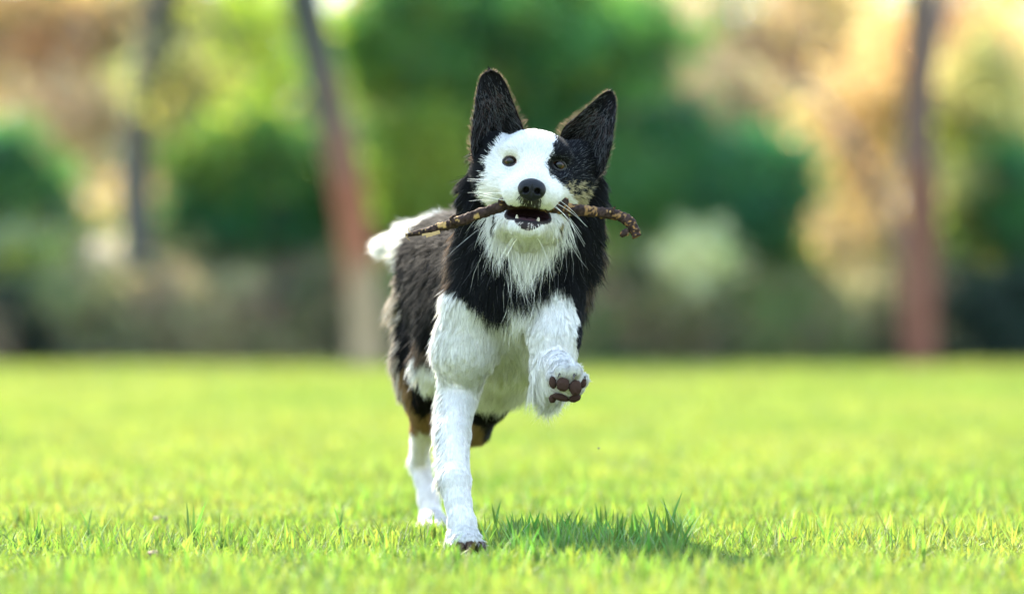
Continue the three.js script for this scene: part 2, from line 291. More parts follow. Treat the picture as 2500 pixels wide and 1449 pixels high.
const pawPrims = (core, toes, wristAt, r) => [ell(core, 0.024, 0.020, 0.018), cap(wristAt, core, 0.019, 0.020), ...toes.map(t => cap(core.clone().lerp(t, 0.35), t, r, r * 0.95, { k: 0.0035 }))];
const standPaw = pawPrims(at(1132, 1318, 7.985), [at(1104, 1334, 7.968), at(1121, 1322, 7.957), at(1149, 1322, 7.957), at(1166, 1333, 7.968)], at(1128, 1288, 8.0), 0.0115);
const reachPaw = pawPrims(at(1386, 938, 7.915), [at(1352, 925, 7.902), at(1371, 908, 7.893), at(1402, 907, 7.893), at(1419, 928, 7.902)], at(1372, 912, 7.945), 0.0112);
const hindPaw = pawPrims(at(1060, 1284, 8.66), [at(1038, 1290, 8.63), at(1052, 1290, 8.62), at(1068, 1290, 8.62), at(1080, 1290, 8.63)], at(1056, 1270, 8.69), 0.011);
const bodySdf = (x, y, z) => union(bodyPrims, x, y, z, 0.045);
const hot = { body: bodySdf, stand: (x, y, z) => union(standPaw, x, y, z, 0.008), reach: (x, y, z) => union(reachPaw, x, y, z, 0.008), hind: (x, y, z) => union(hindPaw, x, y, z, 0.008) };

// ---- coat markings, in the dog's own front view and depth ----
const BIB = [[1196, 500], [1198, 550], [1218, 585], [1244, 605], [1258, 645], [1294, 642], [1335, 615], [1362, 590], [1374, 550], [1380, 500]];
const CHEST_EDGE = [[1085, 690], [1115, 708], [1145, 738], [1195, 756], [1232, 745], [1252, 690], [1270, 672], [1300, 692], [1395, 694], [1412, 760]];
const BLACK = [0.0050, 0.0056, 0.0072], WHITE = [0.74, 0.735, 0.71], TAN = [0.27, 0.17, 0.08], CREAM = [0.42, 0.36, 0.29], BROWN = [0.034, 0.027, 0.026];
const FACE_L = [[-95, -34], [-88, -45], [-70, -79], [-39, -98], [-2, -109], [38, -117], [75, -122], [100, -112], [125, -85], [150, -70]];
const FACE_R = [[-98, 52], [-76, 42], [-33, 42], [-12, 31], [1, 25], [24, 41], [43, 68], [62, 91], [82, 112], [105, 104], [125, 82], [150, 70]];
function headColor(x, y, z, nx, ny, nz) {                          // head axes; returns [colour, kind]
  const u = x * PX + 5 * vnoise(x * 120, y * 120, z * 120, 41) + 5 * vnoise(x * 700, y * 700, z * 700, 42), v = -y * PX;
  if (z < -0.075 - 0.2 * y) return BLACK;
  if (v > 150 && Math.abs(u) < 80) return WHITE;                                       // under the jaw
  if (u < table(FACE_L, v)) return BLACK;
  if (u > table(FACE_R, v)) return v > 30 && u > 76 && u < 132 && vnoise(x * 260, y * 260, z * 260, 43) > 0.35 - (v - 30) / 60 ? [0.36, 0.31, 0.19] : BLACK;
  if (v > 84 && v < 116 && z > 0.055 && Math.abs(u) < 27 - (v - 84) * 0.25 && vnoise(x * 500, y * 500, z * 300, 44) > -0.45) return [0.06, 0.055, 0.055];
  return WHITE;
}
const isLip = (x, y, z) => { const c = union(cavity, x, y, z, 0.006); return c < (y < -0.074 || Math.abs(x + 0.002) > 0.022 ? 0.0050 : 0.0022) && z > -0.02; };
const isLowerLip = (x, y, z) => y < -0.079 && y > -0.0985 + 3 * x * x * 10 && z > 0.040 && Math.abs(x + 0.002) < 0.022;
function skinHead(x, y, z, nx, ny, nz) {
  const c = union(cavity, x, y, z, 0.006);
  if (c < 0.0012 && z > -0.02) return y > -0.072 ? [0.030, 0.012, 0.015] : [0.026, 0.010, 0.014];
  if (isLip(x, y, z)) return [0.016, 0.013, 0.015];
  if (isLowerLip(x, y, z)) return vnoise(x * 900, y * 900, z * 900, 45) > 0.45 ? [0.35, 0.30, 0.29] : [0.022, 0.016, 0.018];
  if (Math.hypot(x / 0.0175, (y + 0.041) / 0.0155) < 1 && z > 0.07) return [0.012, 0.012, 0.014];
  for (const { c: e } of eyeCut) if (Math.hypot(x - e.x, (y - e.y) * 1.25) < 0.0102 && z > 0) return e.x < 0 ? [0.22, 0.10, 0.085] : [0.010, 0.008, 0.008];
  const k = headColor(x, y, z, nx, ny, nz); return k === WHITE ? [0.56, 0.52, 0.49] : k;
}
function bodyColor(x, y, z, part, nx, ny, nz, w) {
  const n = 10 * vnoise(x * 55, y * 55, z * 55, 51) + 6 * vnoise(x * 220, y * 220, z * 220, 52), u = fx(x) + n, v = fy(y) + n;
  if (part === 'tail') return u < 1088 ? WHITE : BLACK;
  if (part === 'hindfoot' || part === 'fringe') return part === 'fringe' && v < 862 ? BLACK : WHITE;
  if (part === 'hindleg') return u < 1100 ? (v > 1075 ? WHITE : TAN) : u > 1186 ? BLACK : TAN;
  if ((part === 'flank' || part === 'thigh') && u < 966 && z < -8.5 && v > 640) return CREAM;  // cream edge of the rump holds rim light as hair colour
  if (part === 'thigh') return u < 993 && v > 890 ? TAN : BLACK;
  if (part === 'neck' || part === 'chest') { if (z > -8.16 && inPoly(BIB, u, v)) return WHITE; if (z > -8.26 && v > table(CHEST_EDGE, u)) return v < table(CHEST_EDGE, u) + 12 && u > 1150 && u < 1215 ? TAN : WHITE; return BLACK; }
  if (part === 'arm' || part === 'foreleg') return v > table(CHEST_EDGE, u) - (u > 1380 ? -20 : 0) && !(part === 'arm' && u > 1408) ? WHITE : BLACK;
  if (part === 'belly') return WHITE;
  if (v > 850 && z > -8.45 && u > 1150 && u < 1340) return WHITE;
  if (v > 905 + 12 * Math.sin(x * 90)) return WHITE;
  return BLACK;
}
function nearest(list, x, y, z) {
  let best = null, bd = 1e9, sw = 0, len = 0, fxx = 0, fyy = 0, fzz = 0;
  for (const q of list) { const d = prim(q, x, y, z); if (d < bd) { bd = d; best = q; } const w = Math.exp(-Math.max(0, d) * 90); sw += w; len += w * q.len; fxx += w * q.f.x; fyy += w * q.f.y; fzz += w * q.f.z; }
  return { part: best.part, len: len / sw, f: [fxx / sw, fyy / sw, fzz / sw], w: best.w };
}

// ---- skins ----
const box = (list, m) => { const lo = [1e9, 1e9, 1e9], hi = [-1e9, -1e9, -1e9]; for (const q of list) for (const e of q.t ? [0] : [0, 1]) { const r = q.t ? Math.max(q.rx, q.ry, q.rz) : e ? q.rb : q.ra, c = [q.ax + e * (q.dx || 0), q.ay + e * (q.dy || 0), q.az + e * (q.dz || 0)]; for (let k = 0; k < 3; k++) { lo[k] = Math.min(lo[k], c[k] - r - m); hi[k] = Math.max(hi[k], c[k] + r + m); } } return [lo, hi]; };
const skins = {};
{
  skins.body = skin(bodySdf, ...box(bodyPrims, 0.03), 0.0065);
  skins.stand = skin(hot.stand, ...box(standPaw, 0.008), 0.0024);
  skins.reach = skin(hot.reach, ...box(reachPaw, 0.008), 0.0024);
  skins.hind = skin(hot.hind, ...box(hindPaw, 0.008), 0.004);
  const h = skin(headSdf, ...box([...headPrims, ...jawPrims], 0.008), 0.0019);
  h.col = new Float32Array(h.pos.length);
  for (let i = 0; i < h.pos.length; i += 3) {
    const [x, y, z] = [h.pos[i], h.pos[i + 1], h.pos[i + 2]], [a, b, c] = [h.nor[i], h.nor[i + 1], h.nor[i + 2]];
    h.col.set(skinHead(x, y, z, a, b, c), i);
    const p = h2w(x, y, z); h.pos[i] = p.x; h.pos[i + 1] = p.y; h.pos[i + 2] = p.z; h.nor[i] = a * cr - b * sr; h.nor[i + 1] = a * sr + b * cr;
  }
  skins.head = h;
  for (const k of ['body', 'stand', 'reach', 'hind']) {
    const s = skins[k]; s.col = new Float32Array(s.pos.length);
    for (let i = 0; i < s.pos.length; i += 3) {
      const [x, y, z] = [s.pos[i], s.pos[i + 1], s.pos[i + 2]];
      let c = WHITE; if (k === 'body') { const q = nearest(bodyPrims, x, y, z); c = bodyColor(x, y, z, q.part, s.nor[i], s.nor[i + 1], s.nor[i + 2], q.w); }
      s.col.set(c === WHITE ? [0.56, 0.52, 0.49] : c, i);
    }
  }
}
// ---- ears: cupped leaves between two edges, from base (t = 0) to tip (t = 1) ----
function earSkin(inner, outer, cup, turn) {
  const NT = 26, NS = 14, cin = new THREE.CatmullRomCurve3(inner.map(a => at(...a))), cout = new THREE.CatmullRomCurve3(outer.map(a => at(...a)));
  const P = [], pos = [], idx = [];
  for (let layer = 0; layer < 2; layer++) for (let i = 0; i <= NT; i++) for (let j = 0; j <= NS; j++) {
    const t = i / NT, s = j / NS, a = cin.getPoint(t), b = cout.getPoint(t), q = 1 - (2 * s - 1) ** 2, p = a.lerp(b, s);
    p.z -= cup * q * (1 - 0.75 * t) + layer * 0.0042 * Math.min(1, q * 5) * (1 - 0.5 * t); P.push(p);
  }
  for (const p of P) pos.push(p.x, p.y, p.z);
  const L = (NT + 1) * (NS + 1), id = (l, i, j) => l * L + i * (NS + 1) + j, q4 = (a, b, c, d) => idx.push(a, b, c, a, c, d);
  for (let i = 0; i < NT; i++) for (let j = 0; j < NS; j++) { const f = turn > 0; const A = [id(0, i, j), id(0, i, j + 1), id(0, i + 1, j + 1), id(0, i + 1, j)], B = [id(1, i, j), id(1, i, j + 1), id(1, i + 1, j + 1), id(1, i + 1, j)]; f ? q4(...A) : q4(A[3], A[2], A[1], A[0]); f ? q4(B[3], B[2], B[1], B[0]) : q4(...B); }
  const g = geom(pos, null, null, idx); g.computeVertexNormals();
  const nor = g.attributes.normal.array, col = new Float32Array(pos.length);
  for (let k = 0; k < L * 2; k++) { const i = Math.floor((k % L) / (NS + 1)), j = k % (NS + 1), t = i / NT, q = 1 - (2 * j / NS - 1) ** 2; const inside = k < L && t < 0.55 && q > 0.55; col.set([inside ? 0.060 : 0.008, inside ? 0.038 : 0.008, inside ? 0.036 : 0.009], k * 3); }
  return { pos: new Float32Array(pos), nor, col, idx: new Uint32Array(idx), L, NT, NS };
}
const ears = [
  earSkin([[1284, 345, 8.06], [1276, 308, 8.045], [1260, 268, 8.036], [1247, 233, 8.031], [1235, 204, 8.028], [1220, 182, 8.026], [1201, 171, 8.026]], [[1166, 420, 8.05], [1150, 365, 8.028], [1153, 312, 8.016], [1159, 262, 8.012], [1165, 219, 8.014], [1174, 188, 8.020], [1192, 171, 8.025]], 0.026, -1),
  earSkin([[1364, 345, 8.06], [1376, 312, 8.045], [1404, 287, 8.036], [1431, 264, 8.031], [1454, 243, 8.028], [1472, 228, 8.026], [1487, 221, 8.026]], [[1440, 455, 8.05], [1474, 415, 8.028], [1490, 365, 8.016], [1498, 320, 8.012], [1503, 278, 8.014], [1503, 246, 8.020], [1496, 225, 8.025]], 0.026, 1),
];

// ---- group and skin mesh ----
const DOG = V(0, 0, -8.25);
const dog = thing('dog', DOG, 'black and white long-haired dog running over the lawn with a stick in its mouth', 'dog');
const local = g => g.translate(-DOG.x, -DOG.y, -DOG.z);
const skinGeo = mergeGeometries([...Object.values(skins), ...ears].map(s => geom(s.pos, s.nor, s.col, s.idx)));
mesh('body', local(skinGeo), new THREE.MeshPhysicalMaterial({ vertexColors: true, roughness: 0.8, specularIntensity: 0.3, side: THREE.DoubleSide }), dog);

// ---- hair ----
class Coat {
  constructor(n) { this.p = new Float32Array(n * 21); this.n = new Float32Array(n * 21); this.c = new Float32Array(n * 21); this.i = new Uint32Array(n * 15); this.k = 0; this.max = n; }
  // root, surface normal, lying direction (unit), length, lean 0..1, width, colours, tip offset target
  add(x, y, z, nx, ny, nz, dx, dy, dz, L, lift, wid, c0, c1, tx, ty, tz, curl, cl) {
    if (this.k >= this.max) return;
    // start direction
    let ax = dx * (1 - lift) + nx * lift, ay = dy * (1 - lift) + ny * lift, az = dz * (1 - lift) + nz * lift, l = Math.hypot(ax, ay, az) || 1; ax /= l; ay /= l; az /= l;
    const bx = dx * 0.45 - nx * 0.12 * lift, by = dy * 0.45 - ny * 0.12 * lift - 0.08, bz = dz * 0.45 - nz * 0.12 * lift;
    let sx = ay * nz - az * ny, sy = az * nx - ax * nz, sz = ax * ny - ay * nx; l = Math.hypot(sx, sy, sz) || 1; sx /= l; sy /= l; sz /= l;
    const ang = rr(-1.0, 1.0), ca = Math.cos(ang), sa = Math.sin(ang); let wx = sx * ca + nx * sa, wy = sy * ca + ny * sa, wz = sz * ca + nz * sa;
    const mx = nx * ca - sx * sa, my = ny * ca - sy * sa, mz = nz * ca - sz * sa;
    const flat = L < 0.013 ? 0.3 : 0.7; let Nx = nx + mx * flat, Ny = ny + my * flat, Nz = nz + mz * flat; l = Math.hypot(Nx, Ny, Nz) || 1; Nx /= l; Ny /= l; Nz /= l;
    const k7 = this.k * 7, T = [0, 0.35, 0.7, 1];
    for (let s = 0, v = 0; s < 4; s++) {
      const t = T[s], t2 = t * t, c = cl * t2;
      let X = x + L * (t * ax * (1 - 0.3 * t) + t2 * bx) + sx * curl * L * Math.sin(t * 3.1), Y = y + L * (t * ay * (1 - 0.3 * t) + t2 * by) + sy * curl * L * Math.sin(t * 3.1), Z = z + L * (t * az * (1 - 0.3 * t) + t2 * bz) + sz * curl * L * Math.sin(t * 3.1);
      if (c > 0) { X += (tx - x) * c; Y += (ty - y) * c; Z += (tz - z) * c; }
      const hw = s === 3 ? 0 : wid * 0.5 * (1 - 0.55 * t2);
      for (const q of s === 3 ? [0] : [-1, 1]) {
        const o = (k7 + v) * 3; this.p[o] = X + wx * hw * q; this.p[o + 1] = Y + wy * hw * q; this.p[o + 2] = Z + wz * hw * q;
        this.n[o] = Nx; this.n[o + 1] = Ny; this.n[o + 2] = Nz;
        this.c[o] = lerp(c0[0], c1[0], t); this.c[o + 1] = lerp(c0[1], c1[1], t); this.c[o + 2] = lerp(c0[2], c1[2], t); v++;
      }
    }
    const o = this.k * 15, b = k7; this.i.set([b, b + 1, b + 2, b + 1, b + 3, b + 2, b + 2, b + 3, b + 4, b + 3, b + 5, b + 4, b + 4, b + 5, b + 6], o);
    this.k++;
  }
  geometry() { const k = this.k; return local(geom(this.p.slice(0, k * 21), this.n.slice(0, k * 21), this.c.slice(0, k * 21), this.i.slice(0, k * 15))); }
}
const hairMat = new THREE.MeshPhysicalMaterial({ vertexColors: true, roughness: 0.92, transmission: 0.35, thickness: 0, side: THREE.DoubleSide, specularIntensity: 0.14 });
// clump centre near a root: jittered cells
const cl = [0, 0, 0, 0];
function clumpOf(x, y, z, s) {
  const i = Math.floor(x / s), j = Math.floor(y / s), k = Math.floor(z / s); let bd = 1e9;
  for (let a = -1; a < 2; a++) for (let b = -1; b < 2; b++) for (let c = -1; c < 2; c++) {
    const X = (i + a + hash3(i + a, j + b, k + c, 1)) * s, Y = (j + b + hash3(i + a, j + b, k + c, 2)) * s, Z = (k + c + hash3(i + a, j + b, k + c, 3)) * s, d = (X - x) ** 2 + (Y - y) ** 2 + (Z - z) ** 2;
    if (d < bd) { bd = d; cl[0] = X; cl[1] = Y; cl[2] = Z; cl[3] = hash3(i + a, j + b, k + c, 4); }
  }
}
function grow(coat, S, fn, sd) {
  seed = sd; const { pos, nor, idx } = S, o = {};
  for (let t = 0; t < idx.length; t += 3) {
    const a = idx[t] * 3, b = idx[t + 1] * 3, c = idx[t + 2] * 3;
    const ux = pos[b] - pos[a], uy = pos[b + 1] - pos[a + 1], uz = pos[b + 2] - pos[a + 2], vx = pos[c] - pos[a], vy = pos[c + 1] - pos[a + 1], vz = pos[c + 2] - pos[a + 2];
    const area = 0.5 * Math.hypot(uy * vz - uz * vy, uz * vx - ux * vz, ux * vy - uy * vx), ce = fn.density(pos[a], pos[a + 1], pos[a + 2], nor[a], nor[a + 1], nor[a + 2]);
    let n = area * ce; n = Math.floor(n) + (rnd() < n - Math.floor(n) ? 1 : 0);
    for (let q = 0; q < n; q++) {
      let r1 = rnd(), r2 = rnd(); if (r1 + r2 > 1) { r1 = 1 - r1; r2 = 1 - r2; } const r0 = 1 - r1 - r2;
      const x = pos[a] * r0 + pos[b] * r1 + pos[c] * r2, y = pos[a + 1] * r0 + pos[b + 1] * r1 + pos[c + 1] * r2, z = pos[a + 2] * r0 + pos[b + 2] * r1 + pos[c + 2] * r2;
      let nx = nor[a] * r0 + nor[b] * r1 + nor[c] * r2, ny = nor[a + 1] * r0 + nor[b + 1] * r1 + nor[c + 1] * r2, nz = nor[a + 2] * r0 + nor[b + 2] * r1 + nor[c + 2] * r2; const l = Math.hypot(nx, ny, nz) || 1; nx /= l; ny /= l; nz /= l;
      if (!fn.hair(o, x, y, z, nx, ny, nz)) continue;
      // lay the flow in the surface
      let [dx, dy, dz] = o.f; const dn = dx * nx + dy * ny + dz * nz; dx -= nx * dn * 0.9; dy -= ny * dn * 0.9; dz -= nz * dn * 0.9;
      dx += gauss() * o.mess; dy += gauss() * o.mess; dz += gauss() * o.mess; const dl = Math.hypot(dx, dy, dz) || 1; dx /= dl; dy /= dl; dz /= dl;
      let L = o.len * rr(0.65, 1.15), tx = x, ty = y, tz = z, C = 0;
      if (o.clump > 0) { clumpOf(x, y, z, o.size); const h = cl[3]; tx = cl[0] + (h - 0.5) * L * 0.5; ty = cl[1] + ((h * 7.13) % 1 - 0.5) * L * 0.25; tz = cl[2] + ((h * 3.77) % 1 - 0.5) * L * 0.4; C = o.clump; L *= 0.75 + 0.5 * ((h * 5.31) % 1); }
      const v = rr(0.82, 1.12), c0 = o.col.map(c => c * v), c1 = (o.tip || o.col).map(c => c * v);
      coat.add(x, y, z, nx, ny, nz, dx, dy, dz, L, o.lift, o.wid * rr(0.7, 1.2), c0, c1, tx, ty, tz, rr(-1, 1) * o.curl, C);
    }
  }
}
const jit = (c, k) => c.map(v => v * k);
// face and skull
const faceCoat = new Coat(150000);
grow(faceCoat, skins.head, {
  density: (x, y, z, nx, ny, nz) => nz < -0.35 ? 2.0e5 : 1.15e6,
  hair(o, X, Y, Z, nx, ny, nz) {
    const [x, y, z] = w2h(X, Y, Z);
    if (bodySdf(X, Y, Z) < -0.006) return false;
    if (isLip(x, y, z) || (union(cavity, x, y, z, 0.006) < 0.0030 && z > -0.015)) return false;
    if (isLowerLip(x, y, z) && rnd() > 0.05) return false;
    if (union(stickCut, x, y, z, 0.004) < 0.0012) return false;
    if (Math.hypot(x / 0.0185, (y + 0.040) / 0.0155) < 1 && z > 0.074) return false;
    let eye = 1; for (const { c, s } of eyeCut) { const u = x - c.x, v = y - c.y - u * s * -0.16, e = Math.hypot(u / 0.0112, v / 0.0088); if (e < 1 && z > c.z - 0.004) return false; eye = Math.min(eye, smooth(0.9, 2.4, e) * 0.75 + 0.25); }
    const col = headColor(x + gauss() * 0.0025, y + gauss() * 0.0025, z, nx, ny, nz);
    let ax = x, ay = y + 0.035, az = z - 0.115; const l = Math.hypot(ax, ay, az); ax /= l; ay /= l; az /= l;
    if (y < -0.070) { ay -= 0.9; }                                  // chin hair hangs
    const side = smooth(0.056, 0.076, Math.abs(x)), back = smooth(-0.03, -0.075, z);
    let len = lerp(0.0055, 0.0090, smooth(0.03, -0.02, z)); len = lerp(len, 0.017, side * smooth(0.01, -0.03, z)); len = lerp(len, 0.026, back * (y > 0.015 ? 0.25 : 1)); if (y < -0.085) len = lerp(len, 0.024, smooth(0.030, -0.015, z));
    if (col === BLACK && x > 0.02 && z > -0.02 && y > -0.05) len = Math.max(len, 0.010);
    len *= eye;
    o.f = [ax * cr - ay * sr, ax * sr + ay * cr, az]; o.len = len; o.lift = len > 0.012 ? 0.28 : 0.22; o.mess = len > 0.012 ? 0.16 : 0.12; o.wid = len > 0.012 ? 0.0009 : 0.0008; o.curl = len > 0.012 ? 0.05 : 0.02; o.size = 0.007; o.clump = len > 0.014 ? 0.55 : col === BLACK ? 0.3 : 0.12;
    o.col = col; o.tip = col === BLACK ? (rnd() < 0.10 && x > 0 ? [0.16, 0.17, 0.18] : jit(BLACK, 1.7)) : col;
    return true;
  },
}, 901);
// ears
const earCoat = new Coat(60000);
ears.forEach((E, e) => {
  const s = e ? 1 : -1, tip = at(e ? 1490 : 1195, e ? 220 : 168, 8.03), root = at(e ? 1420 : 1215, e ? 370 : 345, 8.05), along = tip.clone().sub(root).normalize();
  // the fold's edges, where fringe hair grows
  grow(earCoat, E, {
    density: () => 8.0e5,
    hair(o, X, Y, Z, nx, ny, nz) {
      const front = nz > 0.05, h = clamp(along.dot(V(X, Y, Z).sub(root)) / 0.12);
      o.curl = 0.06; o.size = 0.008;
      if (front) {
        o.f = [along.x * 0.9 + s * 0.3 - nx * 0, along.y * 0.9, along.z]; o.len = lerp(0.022, 0.007, smooth(0, 0.6, h)); o.lift = 0.25; o.mess = 0.3; o.wid = 0.0007; o.clump = 0.4;
        const grey = (1 - smooth(0.45, 0.8, h)); o.col = rnd() < 0.32 * grey ? [0.11, 0.115, 0.125] : rnd() < 0.16 * grey ? [0.06, 0.04, 0.037] : BLACK; o.tip = o.col;
        if (rnd() > 0.5) return false;
      } else {
        o.f = [along.x * 0.8, along.y * 0.8, along.z * 0.8 - 0.35]; o.len = lerp(0.012, 0.0035, smooth(0, 0.5, h)); o.lift = 0.2; o.mess = 0.3; o.wid = 0.0006; o.clump = 0.35; o.col = BROWN; o.tip = [0.085, 0.062, 0.045];
      }
      return true;
    },
  }, 911 + e);
  // rim: hairs with bright tan tips, the backlight glow put into their colour
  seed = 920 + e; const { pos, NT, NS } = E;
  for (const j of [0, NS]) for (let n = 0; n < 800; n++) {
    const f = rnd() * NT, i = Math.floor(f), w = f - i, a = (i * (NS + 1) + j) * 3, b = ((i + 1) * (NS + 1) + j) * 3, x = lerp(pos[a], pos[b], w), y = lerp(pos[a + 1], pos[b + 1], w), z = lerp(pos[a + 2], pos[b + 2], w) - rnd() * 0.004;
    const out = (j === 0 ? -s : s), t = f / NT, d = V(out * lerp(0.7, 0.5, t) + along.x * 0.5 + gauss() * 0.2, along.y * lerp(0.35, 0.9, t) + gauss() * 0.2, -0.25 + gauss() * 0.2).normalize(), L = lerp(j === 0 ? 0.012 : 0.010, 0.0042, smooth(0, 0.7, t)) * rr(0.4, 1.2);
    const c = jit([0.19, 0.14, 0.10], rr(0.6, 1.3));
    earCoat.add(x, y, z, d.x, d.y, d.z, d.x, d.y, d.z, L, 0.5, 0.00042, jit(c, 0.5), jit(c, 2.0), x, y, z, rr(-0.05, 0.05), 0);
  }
});
// body, legs, tail
const bodyCoat = new Coat(290000), tailCoat = new Coat(30000);
const skipHidden = (nz, nx) => nz < -0.3 ? 0.2 : 1;
grow(bodyCoat, skins.body, {
  density(x, y, z, nx, ny, nz) { const far = z < -8.4 ? 0.36 : 1; return 6.2e5 * far * skipHidden(nz); },
  hair(o, x, y, z, nx, ny, nz) {
    if (headSdfW(x, y, z) < -0.004) return false;
    for (const k of ['stand', 'reach', 'hind']) if (hot[k](x, y, z) < -0.001) return false;
    const q = nearest(bodyPrims, x, y, z), c = bodyColor(x, y, z, q.part, nx, ny, nz, q.w), far = z < -8.4; let len = q.len;
    if (q.part === 'tail') return false;
    o.f = q.f; o.lift = 0.22; o.mess = 0.16; o.curl = 0.07; o.size = 0.011; o.clump = len > 0.018 ? 0.6 : 0.3; o.wid = far ? 0.0015 : 0.00085;
    if (q.part === 'neck') { len = lerp(0.026, 0.044, smooth(450, 620, fy(y))) * (Math.abs(nx) > 0.7 ? 0.8 : 1); const wv = vnoise(x * 24, y * 14, z * 24, 67); o.lift = 0.3; o.f = [q.f[0] + nx * (c === WHITE ? 0.12 : 0.5) + 0.55 * wv, q.f[1], q.f[2]]; o.size = 0.014; o.clump = 0.75; o.mess = 0.2; o.curl = 0.14; if (c === BLACK && Math.abs(nx) > 0.6) o.lift = 0.4; }
    if (q.part === 'chest') { o.f = [q.f[0] + nx * 0.25 + 0.5 * vnoise(x * 24, y * 14, z * 24, 67), q.f[1], q.f[2]]; o.size = 0.013; o.clump = 0.65; o.mess = 0.25; o.curl = 0.12; len = lerp(len, 0.026, smooth(700, 800, fy(y))); }
    if (q.part === 'foreleg' || q.part === 'hindleg' || q.part === 'hindfoot') {
      const feather = clamp(-0.8 * nx - 0.45 * nz - 0.1) * (q.part === 'foreleg' && fx(x) < 1250 ? smooth(1250, 1130, fy(y)) : 0.15);
      len = lerp(len, 0.030, feather); o.lift = lerp(0.12, 0.42, feather); o.clump = 0.12; o.mess = 0.08; o.curl = 0.03; o.wid = 0.0007; if (feather > 0.2) { o.f = [q.f[0] - 0.8 * feather, q.f[1] * 0.8, q.f[2] - 0.2]; o.clump = 0.7; o.size = 0.009; }
      if (q.part === 'foreleg' && fx(x) > 1250 && ny < -0.3 && z < -7.97) { len = 0.028; o.clump = 0.6; o.f = [0, -1, 0.1]; o.lift = 0.35; }
    }
    if (q.part === 'arm') { const edge = clamp(-nx * 0.8 - nz * 0.5); len = lerp(0.011, 0.026, edge); if (fx(x) > 1280) len = lerp(len, 0.009, smooth(760, 840, fy(y))); else len = lerp(len, 0.0075, smooth(840, 930, fy(y))); if (fx(x) > 1280 && ny < -0.2 && fy(y) > 890) { len = 0.034; o.f = [-0.1, -1, 0]; } o.lift = lerp(0.16, 0.38, edge); o.clump = 0.45; }
    if (q.part === 'flank') { o.lift = 0.28; o.size = 0.016; o.clump = 0.7; o.mess = 0.22; if (nx > 0.6) { o.lift = 0.36; len *= 1.2; } if (c === CREAM) { len = 0.034; o.lift = 0.42; } if (ny > 0.5) o.lift = 0.4; }
    if (c === WHITE && q.part === 'neck' && rnd() < 0.05) { len *= rr(1.5, 2.1); o.wid = 0.0006; o.clump = 0.2; o.mess = 0.35; o.curl = 0.2; o.lift = 0.35; }
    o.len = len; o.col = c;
    o.tip = c === BLACK ? (q.part === 'flank' || q.part === 'thigh' ? jit(BROWN, 0.12 + 0.5 * clamp(0.1 + 0.9 * vnoise(x * 26, y * 26, z * 26, 61))) : (z < -8.10 && Math.abs(fx(x) - 1300) > 118) && rnd() < 0.6 ? [0.17, 0.12, 0.085] : rnd() < 0.04 ? [0.12, 0.12, 0.13] : jit(BLACK, 1.8)) : c;  // tan tips on the side ruff paint rim light into black hair
    return true;
  },
}, 931);
grow(tailCoat, skins.body, {
  density: (x, y, z, nx, ny, nz) => z < -8.62 && fy(y) < 680 && fx(x) < 1125 ? 13e5 * skipHidden(nz) : 0,
  hair(o, x, y, z, nx, ny, nz) {
    const q = nearest(bodyPrims, x, y, z); if (q.part !== 'tail') return false;
    o.col = o.tip = bodyColor(x, y, z, 'tail', nx, ny, nz, 1); const u = fx(x);
    o.f = [-0.9, ny > 0.2 ? -0.36 : lerp(-0.75, -0.3, smooth(1060, 950, u)), -0.05]; o.len = ny > 0.2 ? 0.030 : lerp(0.058, 0.030, smooth(1050, 960, u)); if (u < 975) o.f[1] = -0.22; o.lift = ny > 0.2 ? 0.26 : 0.30; o.mess = 0.13; o.curl = 0.03; o.size = 0.012; o.clump = 0.28; o.wid = 0.0012; return true;
  },
}, 941);
// paws
const pawCoat = new Coat(40000);
const padSpots = {
  reach: [[1350, 934, 7.887, 9, 15, 0.15], [1375, 938, 7.881, 16, 17, 0], [1405, 946, 7.882, 15, 19, 0], [1424, 934, 7.893, 8, 13, -0.2], [1368, 969, 7.897, 21, 9, -0.3], [1404, 972, 7.897, 15, 9, 0.3], [1349, 973, 7.905, 9, 10, 0]],
  stand: [[1105, 1341, 7.953, 10, 12, 0.2], [1123, 1338, 7.944, 13, 18, 0.05], [1148, 1337, 7.944, 13, 18, -0.05], [1168, 1333, 7.953, 9, 13, -0.2], [1136, 1352, 7.955, 20, 9, 0]],
};
for (const k of ['stand', 'reach', 'hind']) grow(pawCoat, skins[k], {
  density: (x, y, z, nx, ny, nz) => (k === 'hind' ? 4e5 : 9e5) * skipHidden(nz),
  hair(o, x, y, z, nx, ny, nz) {
    const q = at(1250, 760, -z), u = 1250 + x / -z * F, v = 724.5 - ((y - CAM_Y) / -z - Math.tan(pitch)) * F;
    let close = 9; for (const [a, b, , ra, rb] of padSpots[k] || []) close = Math.min(close, Math.hypot((u - a) / ra, (v - b) / rb));
    if (close < 0.95 && nz > 0.1) return false;
    o.f = k === 'reach' ? [0.15 + nx * 0.3, 0.35 + ny * 0.3, 0.8] : [nx * 0.2, -0.7, 0.6]; o.len = k === 'reach' ? 0.0085 : 0.0075; if (close < 1.5) o.len *= 0.6; o.lift = 0.3; o.mess = 0.25; o.curl = 0.05; o.size = 0.005; o.clump = 0.3; o.wid = 0.0008;
    o.col = o.tip = k === 'stand' && v > 1318 && nz > 0 && vnoise(x * 200, y * 200, z * 100, 66) > -0.1 ? [0.20, 0.15, 0.13] : WHITE; return true;
  },
}, 951);
const coatPart = (name, c) => { const m = mesh(name, c.geometry(), hairMat, dog); m.userData.kind = 'stuff'; return m; };
coatPart('face_fur', faceCoat); coatPart('ear_fur', earCoat); coatPart('body_fur', bodyCoat); coatPart('tail_fur', tailCoat); coatPart('paw_fur', pawCoat);
console.log('hairs', faceCoat.k, earCoat.k, bodyCoat.k, tailCoat.k, pawCoat.k);

